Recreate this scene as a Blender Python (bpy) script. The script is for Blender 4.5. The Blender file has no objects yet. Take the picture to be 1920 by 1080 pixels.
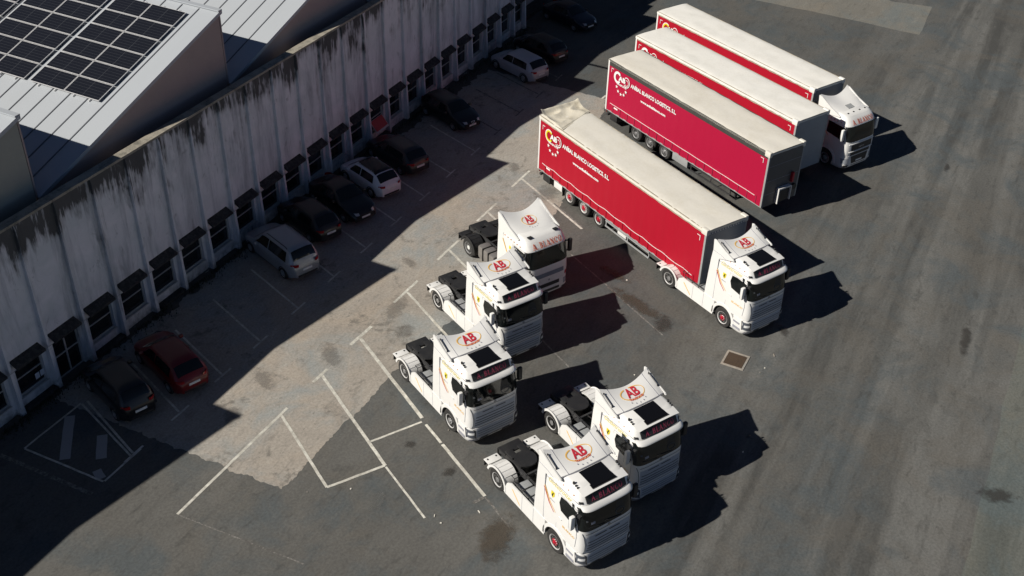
import bpy, bmesh, math, random
from math import sin, cos, pi, radians, sqrt
from mathutils import Vector, Matrix, noise
random.seed(7)
S = bpy.context.scene
COL = S.collection
# ---------------------------------------------------------------- camera
cam = bpy.data.cameras.new('camera'); co = bpy.data.objects.new('camera', cam); COL.objects.link(co)
R_ = Vector((0.45615, -0.88954, 0.02549)); U_ = Vector((0.51251, 0.28601, 0.80965)); F_ = Vector((0.72751, 0.35625, -0.58636))
co.matrix_world = Matrix(((R_.x, U_.x, -F_.x, -22.638), (R_.y, U_.y, -F_.y, -33.510), (R_.z, U_.z, -F_.z, 32.624), (0, 0, 0, 1)))
cam.sensor_width = 36.0; cam.lens = 39.75; cam.clip_start = 0.5; cam.clip_end = 2000
S.camera = co
# ---------------------------------------------------------------- light
SUN_AZ, SUN_EL = 142.5, 37.3
w = bpy.data.worlds.new("World"); S.world = w; w.use_nodes = True
nt = w.node_tree; nt.nodes.clear()
sky = nt.nodes.new('ShaderNodeTexSky'); sky.sky_type = 'NISHITA'; sky.sun_disc = False
sky.sun_elevation = radians(SUN_EL); sky.sun_rotation = radians(90 - SUN_AZ); sky.air_density = 0.35; sky.dust_density = 0.05; sky.altitude = 300; sky.ozone_density = 1.4
bg = nt.nodes.new('ShaderNodeBackground'); bg.inputs[1].default_value = 0.05
wo = nt.nodes.new('ShaderNodeOutputWorld')
nt.links.new(sky.outputs[0], bg.inputs[0]); nt.links.new(bg.outputs[0], wo.inputs[0])
sl = bpy.data.lights.new('sun', 'SUN'); sl.energy = 5.0; sl.angle = radians(0.5); sl.color = (1.0, 0.95, 0.87)
so = bpy.data.objects.new('sun', sl); COL.objects.link(so)
sd = Vector((-cos(radians(SUN_AZ)) * cos(radians(SUN_EL)), -sin(radians(SUN_AZ)) * cos(radians(SUN_EL)), -sin(radians(SUN_EL))))
so.rotation_euler = sd.to_track_quat('-Z', 'Y').to_euler()
S.view_settings.view_transform = 'Standard'; S.view_settings.look = 'None'; S.view_settings.gamma = 1
S.view_settings.exposure = 0.1
S.cycles.diffuse_bounces = 2; S.cycles.max_bounces = 6
# ---------------------------------------------------------------- materials
MATS = {}
def principled(name, col, rough=.6, metal=0., coat=0., spec=None):
    m = bpy.data.materials.new(name); m.use_nodes = True
    b = m.node_tree.nodes['Principled BSDF']
    b.inputs['Base Color'].default_value = (*col, 1); b.inputs['Roughness'].default_value = rough
    b.inputs['Metallic'].default_value = metal; b.inputs['Coat Weight'].default_value = coat
    if spec is not None: b.inputs['Specular IOR Level'].default_value = spec
    MATS[name] = m
    return m, m.node_tree, b
def N(t, typ, **kw):
    n = t.nodes.new(typ)
    for k, v in kw.items():
        if k == 'inp':
            for a, c in v.items(): n.inputs[a].default_value = c
        else: setattr(n, k, v)
    return n
def coords(t, scale=(1, 1, 1), rot=(0, 0, 0), kind='Object', loc=(0, 0, 0)):
    tc = N(t, 'ShaderNodeTexCoord'); mp = N(t, 'ShaderNodeMapping')
    mp.inputs['Scale'].default_value = scale; mp.inputs['Rotation'].default_value = rot; mp.inputs['Location'].default_value = loc
    t.links.new(tc.outputs[kind], mp.inputs[0]); return mp.outputs[0]
def noise_n(t, vec, scale, detail=6, rough=.6, dist=0.):
    n = N(t, 'ShaderNodeTexNoise', inp={'Scale': scale, 'Detail': detail, 'Roughness': rough, 'Distortion': dist})
    t.links.new(vec, n.inputs['Vector']); return n.outputs['Fac']
def ramp(t, fac, stops):
    r = N(t, 'ShaderNodeValToRGB'); e = r.color_ramp.elements
    e[0].position, e[0].color = stops[0][0], (*[stops[0][1]] * 3, 1) if not hasattr(stops[0][1], '__len__') else (*stops[0][1], 1)
    e[1].position, e[1].color = stops[-1][0], (*[stops[-1][1]] * 3, 1) if not hasattr(stops[-1][1], '__len__') else (*stops[-1][1], 1)
    for p, c in stops[1:-1]:
        q = e.new(p); q.color = (*[c] * 3, 1) if not hasattr(c, '__len__') else (*c, 1)
    t.links.new(fac, r.inputs[0]); return r.outputs[0]
def mix(t, a, b, fac, mode='MIX'):
    m = N(t, 'ShaderNodeMix', data_type='RGBA', blend_type=mode)
    for i, v in ((6, a), (7, b), (0, fac)):
        if hasattr(v, 'links') or hasattr(v, 'is_linked'): t.links.new(v, m.inputs[i])
        elif i == 0: m.inputs[0].default_value = v
        else: m.inputs[i].default_value = (*v, 1)
    return m.outputs[2]
def math_n(t, op, a, b=None):
    m = N(t, 'ShaderNodeMath', operation=op)
    for i, v in ((0, a), (1, b)):
        if v is None: continue
        if hasattr(v, 'is_linked'): t.links.new(v, m.inputs[i])
        else: m.inputs[i].default_value = v
    return m.outputs[0]
def bump(t, b, h, strength=.3, dist=.02):
    n = N(t, 'ShaderNodeBump', inp={'Strength': strength, 'Distance': dist})
    t.links.new(h, n.inputs['Height']); t.links.new(n.outputs[0], b.inputs['Normal'])
def dirty(name, col, rough=.5, coat=0., metal=0., amount=.25, scale=1.5, dcol=(.12, .10, .08), wr=0., spec=None, streak=(1, 1, 1)):
    m, t, b = principled(name, col, rough, metal, coat, spec)
    v0 = coords(t, streak); oi = N(t, 'ShaderNodeObjectInfo'); av = N(t, 'ShaderNodeVectorMath', operation='ADD'); sc_ = math_n(t, 'MULTIPLY', oi.outputs['Random'], 40.)
    t.links.new(v0, av.inputs[0]); t.links.new(sc_, av.inputs[1]); v = av.outputs[0]; f = noise_n(t, v, scale, 8, .65); g = noise_n(t, v, scale * 9, 4, .6)
    k = ramp(t, math_n(t, 'ADD', math_n(t, 'MULTIPLY', f, .7), math_n(t, 'MULTIPLY', g, .3)), [(.46, 0.), (.72, amount)])
    t.links.new(mix(t, col, dcol, k), b.inputs['Base Color'])
    if wr: bump(t, b, f, wr, .05)
    return m
def ground_mat(name, base, dark, pale, tint, streak_amt):
    m, t, b = principled(name, base, .9, spec=.25)
    v = coords(t)
    big = noise_n(t, v, .09, 5, .6, .6); mid = noise_n(t, v, .55, 7, .62, .4); fine = noise_n(t, v, 9, 6, .7)
    grit = noise_n(t, v, 45, 3, .7)
    c = mix(t, dark, pale, ramp(t, big, [(.34, 0.), (.66, 1.)]))
    c = mix(t, c, base, .45)
    sv = coords(t, (.035, .55, 1)); st = noise_n(t, sv, 1.0, 5, .55, .3)
    sy = N(t, 'ShaderNodeSeparateXYZ'); t.links.new(v, sy.inputs[0])
    my = N(t, 'ShaderNodeMapRange', inp={1: -20., 2: -27., 3: .12, 4: 1.}, interpolation_type='SMOOTHSTEP'); t.links.new(sy.outputs[1], my.inputs[0])
    db = noise_n(t, coords(t, (.03, .5, 1), loc=(7, 3, 0)), 1.0, 5, .6, .3)
    c = mix(t, c, dark, math_n(t, 'MULTIPLY', my.outputs[0], ramp(t, db, [(.5, 0.), (.62, .8)])))
    c = mix(t, c, tint, math_n(t, 'MULTIPLY', my.outputs[0], math_n(t, 'MULTIPLY', ramp(t, st, [(.45, 0.), (.58, 1.)]), min(1., streak_amt * 1.5))))
    mx = N(t, 'ShaderNodeMapRange', inp={1: 26., 2: 8., 3: 0., 4: 1.}, interpolation_type='SMOOTHSTEP'); t.links.new(sy.outputs[0], mx.inputs[0])
    mz = N(t, 'ShaderNodeMapRange', inp={1: -27., 2: -18., 3: 0., 4: 1.}, interpolation_type='SMOOTHSTEP'); t.links.new(sy.outputs[1], mz.inputs[0])
    c = mix(t, c, [q * k_ for q, k_ in zip(tint, (1.0, .96, .93))], math_n(t, 'MULTIPLY', math_n(t, 'MULTIPLY', mx.outputs[0], mz.outputs[0]), .38))
    sv2 = coords(t, (.05, .8, 1), rot=(0, 0, radians(-24))); s2 = noise_n(t, sv2, 1.3, 5, .6, .5)
    c = mix(t, c, dark, math_n(t, 'MULTIPLY', ramp(t, s2, [(.5, 0.), (.7, 1.)]), streak_amt * .3))
    c = mix(t, c, dark, math_n(t, 'MULTIPLY', ramp(t, mid, [(.55, 0.), (.75, 1.)]), .45))
    c = mix(t, c, pale, math_n(t, 'MULTIPLY', ramp(t, mid, [(.25, 1.), (.42, 0.)]), .35))
    # colour drift and scuffs of worn tarmac
    nc = N(t, 'ShaderNodeTexNoise', inp={'Scale': .28, 'Detail': 7, 'Roughness': .65, 'Distortion': .5}); t.links.new(v, nc.inputs['Vector'])
    sp = N(t, 'ShaderNodeSeparateColor'); t.links.new(nc.outputs['Color'], sp.inputs[0])
    c = mix(t, c, [q * k_ for q, k_ in zip(base, (.82, .98, 1.12))], math_n(t, 'MULTIPLY', ramp(t, sp.outputs[0], [(.48, 0.), (.62, 1.)]), .7))
    c = mix(t, c, [q * k_ for q, k_ in zip(base, (1.22, 1.12, 1.02))], math_n(t, 'MULTIPLY', ramp(t, sp.outputs[1], [(.50, 0.), (.64, 1.)]), .5))
    m2 = noise_n(t, coords(t, (.6, 1.6, 1), rot=(0, 0, radians(-15))), 1.5, 8, .7, .6)
    c = mix(t, c, [q * .58 for q in base], math_n(t, 'MULTIPLY', ramp(t, m2, [(.54, 0.), (.70, 1.)]), .6))
    c = mix(t, c, [min(1, q * 1.45) for q in base], math_n(t, 'MULTIPLY', ramp(t, m2, [(.28, 1.), (.44, 0.)]), .5))
    c2 = mix(t, c, (0, 0, 0), math_n(t, 'MULTIPLY', ramp(t, fine, [(.35, .55), (.62, 0.)]), .5))
    c2 = mix(t, c2, pale, math_n(t, 'MULTIPLY', ramp(t, grit, [(.6, 0.), (.75, 1.)]), .3))
    t.links.new(c2, b.inputs['Base Color']); bump(t, b, grit, .35, .01)
    return m
ground_mat('asphalt', (.108, .107, .100), (.064, .064, .060), (.162, .159, .147), (.165, .163, .152), .7)
ground_mat('apron', (.36, .328, .285), (.27, .243, .21), (.44, .405, .355), (.41, .378, .33), .3)
ground_mat('pale_asphalt', (.20, .19, .165), (.15, .143, .125), (.24, .23, .2), (.23, .22, .19), .4)
ground_mat('side_paving', (.135, .142, .128), (.105, .112, .10), (.165, .172, .155), (.165, .17, .152), .5)
def apron_spots():
    m = MATS['apron']; t = m.node_tree; b = t.nodes['Principled BSDF']
    src = b.inputs['Base Color'].links[0].from_socket
    v = coords(t); a = noise_n(t, v, .35, 7, .7, 1.2); s = noise_n(t, v, 2.4, 8, .75, .4)
    k = math_n(t, 'MULTIPLY', ramp(t, a, [(.55, 0.), (.63, 1.)]), ramp(t, s, [(.46, 0.), (.56, 1.)]))
    c = mix(t, src, (.15, .138, .12), math_n(t, 'MULTIPLY', k, .8))
    s2 = noise_n(t, v, 5, 4, .65)
    c = mix(t, c, (.14, .125, .11), math_n(t, 'MULTIPLY', ramp(t, s2, [(.62, 0.), (.70, 1.)]), .6))
    t.links.new(c, b.inputs['Base Color'])
apron_spots()
def line_mat():
    m, t, b = principled('road_paint', (.72, .70, .62), .8)
    v = coords(t); f = noise_n(t, v, 3.5, 8, .75); g = noise_n(t, v, .3, 2)
    k = ramp(t, math_n(t, 'ADD', math_n(t, 'MULTIPLY', f, .8), math_n(t, 'MULTIPLY', g, .25)), [(.40, 0.), (.62, .75)])
    t.links.new(mix(t, (.72, .70, .62), (.28, .26, .22), k), b.inputs['Base Color'])
    m2, t, b = principled('faded_paint', (.2, .19, .17), .85)
    v = coords(t); f = noise_n(t, v, 5, 8, .8)
    t.links.new(mix(t, (.24, .23, .21), (.09, .085, .078), ramp(t, f, [(.42, 0.), (.55, 1.)])), b.inputs['Base Color'])
line_mat(); dirty('hatch_paint', (.34, .34, .34), .85, amount=.7, scale=3, dcol=(.3, .3, .3))
def stain_mat(name, col, amt, sc=2.2):
    m, t, b = principled(name, col, .7)
    v = coords(t); f = noise_n(t, v, sc, 7, .7)
    tc = N(t, 'ShaderNodeTexCoord'); ln = N(t, 'ShaderNodeVectorMath', operation='LENGTH')
    mp = N(t, 'ShaderNodeMapping'); mp.inputs['Location'].default_value = (-1, -1, 0); mp.inputs['Scale'].default_value = (2, 2, 0)
    t.links.new(tc.outputs['Generated'], mp.inputs[0]); t.links.new(mp.outputs[0], ln.inputs[0])
    k = math_n(t, 'SUBTRACT', math_n(t, 'MULTIPLY', f, 2.2), ln.outputs['Value'])
    t.links.new(ramp(t, k, [(.25, 0.), (.75, amt)]), b.inputs['Alpha'])
stain_mat('oil', (.045, .04, .034), .55); stain_mat('apron_stain', (.19, .175, .155), .4, 3.5); stain_mat('rusty', (.075, .058, .04), .6); stain_mat('scuff', (.17, .165, .15), .28, 3)
def wall_mat():
    m, t, b = principled('render_wall', (.5, .5, .49), .9)
    v = coords(t); big = noise_n(t, v, .8, 6, .6, .5)
    c = mix(t, (.78, .77, .79), (.64, .66, .67), ramp(t, big, [(.35, 0.), (.65, 1.)]))
    side = noise_n(t, coords(t, (.9, .9, .12), loc=(3, 0, 0)), 1.4, 7, .7, .3)
    c = mix(t, c, (.34, .36, .38), math_n(t, 'MULTIPLY', ramp(t, side, [(.48, 0.), (.66, 1.)]), .75))
    # mildew streaks running down from the coping
    sv = coords(t, (2.6, 2.6, .22)); st = noise_n(t, sv, 1.6, 8, .7, .2)
    bl = noise_n(t, coords(t, (.55, .55, .35)), 1.0, 4, .6)
    sep = N(t, 'ShaderNodeSeparateXYZ'); tc = N(t, 'ShaderNodeTexCoord'); t.links.new(tc.outputs['Object'], sep.inputs[0])
    mr = N(t, 'ShaderNodeMapRange', inp={1: 4.6, 2: 8.5, 3: 0., 4: 1.}); t.links.new(sep.outputs[2], mr.inputs[0])
    h = math_n(t, 'POWER', mr.outputs[0], 1.6)
    k = math_n(t, 'ADD', math_n(t, 'MULTIPLY', h, 1.25), math_n(t, 'ADD', math_n(t, 'MULTIPLY', math_n(t, 'SUBTRACT', st, .5), 2.6), math_n(t, 'MULTIPLY', math_n(t, 'SUBTRACT', bl, .5), 3.6)))
    c = mix(t, c, (.035, .035, .032), math_n(t, 'MULTIPLY', ramp(t, k, [(.42, 0.), (.8, .45), (1.5, 1.)]), .92))
    sp = noise_n(t, coords(t, (1, 1, .6)), 1.7, 7, .7, .8)
    c = mix(t, c, (.16, .17, .165), math_n(t, 'MULTIPLY', ramp(t, sp, [(.6, 0.), (.74, 1.)]), .7))
    # blotchy darker tone along the foot of the wall, fading upward
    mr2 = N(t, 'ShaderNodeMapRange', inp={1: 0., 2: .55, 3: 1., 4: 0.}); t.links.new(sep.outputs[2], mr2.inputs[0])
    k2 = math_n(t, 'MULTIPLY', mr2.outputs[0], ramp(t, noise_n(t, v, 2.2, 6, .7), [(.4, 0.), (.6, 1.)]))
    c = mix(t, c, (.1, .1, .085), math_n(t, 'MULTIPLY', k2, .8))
    t.links.new(c, b.inputs['Base Color']); bump(t, b, noise_n(t, v, 6, 6, .6), .25, .03)
wall_mat()
dirty('coping', (.34, .31, .25), .9, amount=1., scale=1.6, dcol=(.05, .05, .045))
dirty('hood', (.022, .022, .022), .95, amount=.7, scale=5, dcol=(.12, .12, .11))
dirty('gable', (.42, .33, .30), .8, amount=.25, scale=.8, dcol=(.22, .2, .18))
dirty('gable_green', (.36, .36, .31), .8, amount=.2, scale=.8, dcol=(.2, .2, .18))
dirty('roof_sheet', (.42, .445, .47), .45, amount=.18, scale=.5, metal=0.0, dcol=(.34, .35, .35), streak=(.25, 1.4, 1))
principled('seam', (.12, .125, .14), .6)
dirty('window_frame', (.5, .5, .48), .6, amount=.4, scale=6)
principled('dark_pane', (.012, .014, .016), .12, coat=.5)
principled('red_panel', (.45, .035, .03), .5)
principled('paper', (.75, .75, .78), .8)
def solar_mat():
    m, t, b = principled('solar_cells', (.012, .014, .022), .25, coat=.0, spec=.35)
    v = coords(t)
    sep = N(t, 'ShaderNodeSeparateXYZ'); t.links.new(v, sep.inputs[0])
    def lines(sock, per, wd):
        q = math_n(t, 'PINGPONG', sock, per / 2); return math_n(t, 'LESS_THAN', q, wd)
    l = math_n(t, 'MAXIMUM', lines(sep.outputs[0], .1733, .006), lines(sep.outputs[1], 1.02, .012))
    t.links.new(mix(t, (.012, .013, .018), (.05, .053, .06), l), b.inputs['Base Color'])
solar_mat()
principled('alu', (.62, .63, .64), .35, metal=.7)
principled('alu_white', (.6, .6, .6), .5)
dirty('white_paint', (.80, .79, .76), .32, coat=.35, amount=.10, scale=2.5, dcol=(.45, .42, .37))
dirty('white_plain', (.74, .73, .70), .5, amount=.2, scale=3, dcol=(.4, .37, .33))
dirty('grey_front', (.10, .10, .10), .5, amount=.35, scale=2, dcol=(.14, .14, .14))
dirty('pale_front', (.30, .33, .36), .5, amount=.3, scale=2, dcol=(.22, .22, .22))
dirty('slate_front', (.20, .23, .28), .5, amount=.3, scale=2, dcol=(.18, .18, .2))
dirty('curtain_red', (.39, .006, .022), .55, amount=.22, scale=1.1, dcol=(.30, .012, .022), wr=.25, streak=(2.2, 1, .25), spec=.3)
dirty('curtain_magenta', (.40, .007, .042), .55, amount=.18, scale=1.1, dcol=(.32, .01, .035), wr=.2, streak=(2.2, 1, .25), spec=.3)
dirty('tarp_cream', (.72, .685, .605), .75, amount=.35, scale=.9, dcol=(.52, .46, .34), wr=.3)
dirty('tarp_white', (.82, .80, .74), .7, amount=.25, scale=.9, dcol=(.45, .42, .34), wr=.25)
dirty('tarp_old', (.66, .61, .50), .8, amount=.7, scale=1.1, dcol=(.40, .34, .22), wr=.6)
dirty('tarp_edge', (.40, .35, .27), .8, amount=.8, scale=2.5, dcol=(.22, .2, .14))
dirty('chassis', (.035, .035, .037), .6, amount=.5, scale=3, dcol=(.10, .095, .085))
dirty('grille_grey', (.42, .46, .52), .5, amount=.5, scale=5, dcol=(.25, .27, .3))
principled('slat_grey', (.075, .085, .10), .5)
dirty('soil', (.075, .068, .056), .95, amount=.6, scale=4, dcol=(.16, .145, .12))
dirty('rust', (.09, .055, .03), .8, amount=.5, scale=6, dcol=(.05, .04, .03))
dirty('black_plastic', (.02, .02, .021), .5, amount=.4, scale=4, dcol=(.06, .058, .052))
dirty('dark_rail', (.05, .05, .045), .7, amount=.4, scale=3, dcol=(.1, .095, .08))
dirty('rubber', (.022, .021, .02), .85, amount=.5, scale=4, dcol=(.07, .065, .058))
dirty('steel', (.42, .42, .42), .4, metal=.6, amount=.4, scale=5)
principled('chrome', (.75, .74, .72), .38, metal=.45)
dirty('galv', (.33, .34, .34), .6, amount=.3, scale=4)
principled('red_hub', (.45, .01, .03), .4)
dirty('glass_dark', (.007, .009, .009), .07, coat=.2, amount=.6, scale=3.2, dcol=(.014, .017, .016))
principled('interior_grey', (.10, .105, .11), .8); principled('lamp_dark', (.09, .10, .12), .08, coat=1)
principled('skylight', (.006, .006, .007), .15)
dirty('tank', (.33, .31, .29), .4, metal=.5, amount=.3, scale=4)
principled('text_red', (.55, .03, .05), .5); principled('text_orange', (.62, .10, .03), .5); principled('text_white', (.82, .82, .8), .5)
principled('text_pink', (.30, .04, .08), .5); principled('text_yellow', (.72, .62, .18), .5); principled('oval', (.85, .50, .12), .5)
principled('shield', (.75, .62, .02), .5); principled('text_grey', (.30, .30, .34), .5); principled('yellow_red', (.8, .45, .05), .5)
principled('lamp_glass', (.35, .37, .4), .08, coat=1); principled('lamp_red', (.35, .01, .01), .15, coat=1); principled('orange_lens', (.5, .15, .02), .2)
def weeds_mat():
    m, t, b = principled('weeds', (.03, .035, .018), .9)
weeds_mat()
M = MATS
# ---------------------------------------------------------------- mesh tools
class MB:
    def __init__(s): s.v = []; s.f = []
    def add(s, vs, fs):
        o = len(s.v); s.v += [tuple(p) for p in vs]; s.f += [tuple(i + o for i in f) for f in fs]; return s
    def box(s, x0, x1, y0, y1, z0, z1, bev=0.):
        x0, x1 = sorted((x0, x1)); y0, y1 = sorted((y0, y1)); z0, z1 = sorted((z0, z1))
        if not bev:
            return s.add([(x0, y0, z0), (x1, y0, z0), (x1, y1, z0), (x0, y1, z0), (x0, y0, z1), (x1, y0, z1), (x1, y1, z1), (x0, y1, z1)],
                         [(3, 2, 1, 0), (4, 5, 6, 7), (0, 1, 5, 4), (1, 2, 6, 5), (2, 3, 7, 6), (3, 0, 4, 7)])
        bm = bmesh.new(); bmesh.ops.create_cube(bm, size=1)
        for q in bm.verts: q.co = Vector(((x0 + x1) / 2 + q.co.x * (x1 - x0), (y0 + y1) / 2 + q.co.y * (y1 - y0), (z0 + z1) / 2 + q.co.z * (z1 - z0)))
        bmesh.ops.bevel(bm, geom=bm.edges[:], offset=bev, segments=2, affect='EDGES', profile=.6)
        return s.bm(bm)
    def bm(s, bm):
        bm.verts.index_update(); s.add([q.co[:] for q in bm.verts], [[q.index for q in f.verts] for f in bm.faces]); bm.free(); return s
    def prism(s, pts, axis, a0, a1):
        # pts: 2D polygon; axis 'y' -> pts are (x,z); 'x' -> (y,z); 'z' -> (x,y)
        n = len(pts)
        def P(p, a): return (p[0], a, p[1]) if axis == 'y' else (a, p[0], p[1]) if axis == 'x' else (p[0], p[1], a)
        return s.add([P(p, a0) for p in pts] + [P(p, a1) for p in pts],
                     [tuple(range(n)), tuple(range(2 * n - 1, n - 1, -1))] + [(i, i + n, (i + 1) % n + n, (i + 1) % n) for i in range(n)])
    def grid(s, nu, nv, fn):
        return s.add([fn(i / nu, j / nv) for i in range(nu + 1) for j in range(nv + 1)],
                     [(i * (nv + 1) + j, (i + 1) * (nv + 1) + j, (i + 1) * (nv + 1) + j + 1, i * (nv + 1) + j + 1) for i in range(nu) for j in range(nv)])
    def loft(s, rings, caps=(True, True)):
        n = len(rings[0]); vs = [p for r in rings for p in r]
        fs = [(k * n + i, k * n + (i + 1) % n, (k + 1) * n + (i + 1) % n, (k + 1) * n + i) for k in range(len(rings) - 1) for i in range(n)]
        if caps[0]: fs.append(tuple(reversed(range(n))))
        if caps[1]: fs.append(tuple(range((len(rings) - 1) * n, len(rings) * n)))
        return s.add(vs, fs)
    def lathe(s, prof, c, n=28):   # profile (r, y) about an axis along y through c
        return s.loft([[(c[0] + r * cos(2 * pi * i / n), c[1] + y, c[2] + r * sin(2 * pi * i / n)) for i in range(n)] for r, y in prof])
    def cyl(s, p, q, r, n=10):
        p, q = Vector(p), Vector(q); d = (q - p).normalized(); a = d.orthogonal().normalized(); b = d.cross(a)
        return s.loft([[tuple(e + a * r * cos(2 * pi * i / n) + b * r * sin(2 * pi * i / n)) for i in range(n)] for e in (p, q)])
    def tube(s, pts, r, n=6):
        for i in range(len(pts) - 1): s.cyl(pts[i], pts[i + 1], r, n)
        return s
def obj(name, mb, mat, parent=None, angle=35, label=None, kind=None, smooth=True):
    me = bpy.data.meshes.new(name); me.from_pydata(mb.v, [], mb.f)
    bm = bmesh.new(); bm.from_mesh(me); bmesh.ops.recalc_face_normals(bm, faces=bm.faces); bm.to_mesh(me); bm.free()
    if smooth: me.shade_smooth(); me.set_sharp_from_angle(angle=radians(angle))
    me.materials.append(M[mat] if isinstance(mat, str) else mat)
    o = bpy.data.objects.new(name, me); COL.objects.link(o)
    if parent: o.parent = parent
    if label: o['label'] = label
    if kind: o['kind'] = kind
    return o
def thing(name, label, cat, loc=(0, 0, 0), rz=0., group=None):
    o = bpy.data.objects.new(name, None); COL.objects.link(o); o.empty_display_size = .3
    o.location = loc; o.rotation_euler = (0, 0, rz); o['label'] = label; o['category'] = cat
    if group: o['group'] = group
    return o
def dup(root, loc, rz, label, group=None, drop=()):
    r = root.copy(); COL.objects.link(r); r.location = loc; r.rotation_euler = (0, 0, rz); r['label'] = label
    if group: r['group'] = group
    for ch in list(root.children):
        if ch.get('v') and ch['v'] in drop: continue
        c = ch.copy(); COL.objects.link(c); c.parent = r
        for gch in ch.children:
            if gch.get('v') and gch['v'] in drop: continue
            d = gch.copy(); COL.objects.link(d); d.parent = c
    return r
# text -> 2D geometry
def text2d(txt, bold=.0, shear=0.):
    cu = bpy.data.curves.new('t', 'FONT'); cu.body = txt; cu.size = 1; cu.offset = bold; cu.shear = shear; cu.resolution_u = 3; cu.fill_mode = 'FRONT'
    ob = bpy.data.objects.new('t', cu); COL.objects.link(ob)
    me = bpy.data.meshes.new_from_object(ob.evaluated_get(bpy.context.evaluated_depsgraph_get()))
    vs = [(q.co.x, q.co.y) for q in me.vertices]; fs = [tuple(p.vertices) for p in me.polygons]
    bpy.data.objects.remove(ob); bpy.data.meshes.remove(me); bpy.data.curves.remove(cu)
    xs = [p[0] for p in vs]; ys = [p[1] for p in vs]; x0, x1, y0, y1 = min(xs), max(xs), min(ys), max(ys)
    return [((p[0] - x0) / (x1 - x0), (p[1] - y0) / (y1 - y0)) for p in vs], fs
def put(geo, fn, mb=None):
    mb = mb or MB(); return mb.add([fn(*p) for p in geo[0]], geo[1])
def serif_word(word, wd=.17):
    vs, fs = [], []
    def q(pts, ox):
        o = len(vs); vs.extend([(p[0] + ox, p[1]) for p in pts]); fs.append(tuple(range(o, o + len(pts))))
    def st(ax, ay, bx, by, t, ox):
        d = Vector((bx - ax, by - ay)); n = Vector((-d.y, d.x)).normalized() * t / 2
        q([(ax + n.x, ay + n.y), (ax - n.x, ay - n.y), (bx - n.x, by - n.y), (bx + n.x, by + n.y)], ox)
    def arc(cx, cy, rx, ry, a0, a1, t, ox, n=10):
        for i in range(n):
            a, b = a0 + (a1 - a0) * i / n, a0 + (a1 - a0) * (i + 1) / n
            def tt(x): return t * (.45 + .55 * abs(cos(x)))
            q([(cx + rx * cos(a), cy + ry * sin(a)), (cx + rx * cos(b), cy + ry * sin(b)), (cx + (rx - tt(b)) * cos(b), cy + (ry - tt(b)) * sin(b)), (cx + (rx - tt(a)) * cos(a), cy + (ry - tt(a)) * sin(a))], ox)
    x = 0.
    for ch in word:
        if ch == 'A':
            st(.13, .04, .42, 1, .09, x); st(.4, 1, .70, .04, wd, x); st(.2, .34, .6, .34, .09, x); st(0, .04, .27, .04, .08, x); st(.52, .04, .88, .04, .08, x); x += 1.0
        elif ch == 'B':
            st(.2, 0, .2, 1, wd, x); st(.02, .04, .4, .04, .08, x); st(.02, .96, .4, .96, .08, x); arc(.38, .74, .28, .26, -pi / 2, pi / 2, wd, x); arc(.38, .27, .34, .27, -pi / 2, pi / 2, wd, x); st(.25, .5, .4, .5, .07, x); x += .9
        elif ch == 'L':
            st(.2, 0, .2, 1, wd, x); st(.02, .96, .38, .96, .08, x); st(.02, .04, .68, .04, .08, x); st(.66, 0, .66, .26, .08, x); x += .83
        elif ch == 'N':
            st(.16, 0, .16, 1, .09, x); st(.14, 1, .72, 0, wd, x); st(.72, 0, .72, 1, .09, x); st(0, .04, .32, .04, .08, x); st(0, .96, .25, .96, .08, x); st(.58, .96, .88, .96, .08, x); x += 1.02
        elif ch == 'C': arc(.42, .5, .40, .51, .55, 2 * pi - .55, wd, x, 14); st(.74, .72, .74, .98, .07, x); x += .95
        elif ch == 'O': arc(.42, .5, .42, .51, 0, 2 * pi, wd, x, 18); x += .98
        elif ch == '.': st(.06, .07, .2, .07, .14, x); x += .3
        else: x += .38
    return [(p[0] / (x - .1), p[1]) for p in vs], fs
def star2d(cx, cy, r):
    return [(cx + r * (1 if k % 2 == 0 else .42) * sin(k * pi / 5), cy + r * (1 if k % 2 == 0 else .42) * cos(k * pi / 5)) for k in range(10)]
# ---------------------------------------------------------------- ground
def sheet(name, pts, z, mat, kind='structure', jag=0., step=.12):
    out = []
    for i, (a, b) in enumerate(pts):
        c, d = pts[(i + 1) % len(pts)]; L = sqrt((c - a) ** 2 + (d - b) ** 2); n = max(1, int(L / step)) if jag else 1
        for k in range(n):
            t = k / n; x, y = a + (c - a) * t, b + (d - b) * t
            if jag:
                e = noise.noise(Vector((x * 1.3, y * 1.3, 3))) * jag + noise.noise(Vector((x * 5, y * 5, 9))) * jag * .6 + noise.noise(Vector((x * 14, y * 14, 2))) * jag * .5
                nx, ny = -(d - b) / L, (c - a) / L; x += nx * e; y += ny * e
            out.append((x, y))
    mb = MB().add([(x, y, z) for x, y in out], [tuple(range(len(out)))])
    o = obj(name, mb, mat, kind=kind, smooth=False); return o
gm = MB().add([(-700, -700, 0), (900, -700, 0), (900, 700, 0), (-700, 700, 0)], [(0, 1, 2, 3)])
obj('ground', gm, 'asphalt', kind='structure', smooth=False)
sheet('concrete_apron', [(1.15, .2), (1.3, -7), (1.45, -11.95), (9.0, -12.05), (14.3, -12.4), (25.4, -12.6), (33, -11.4), (39.2, -9.6), (39.3, .2)], .004, 'apron', jag=.16)
sheet('pale_paving', [(60.6, -8), (60.6, -19.5), (60.3, -25.3), (66.4, -25.1), (65.8, -22.1), (72, -15), (76, -8)], .004, 'pale_asphalt', jag=.1, step=.8)
sheet('side_paving', [(-60, -36.4), (26.6, -36.5), (70, -37.2), (200, -39), (200, -120), (-60, -120)], .004, 'side_paving', jag=.1, step=1.5)
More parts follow.
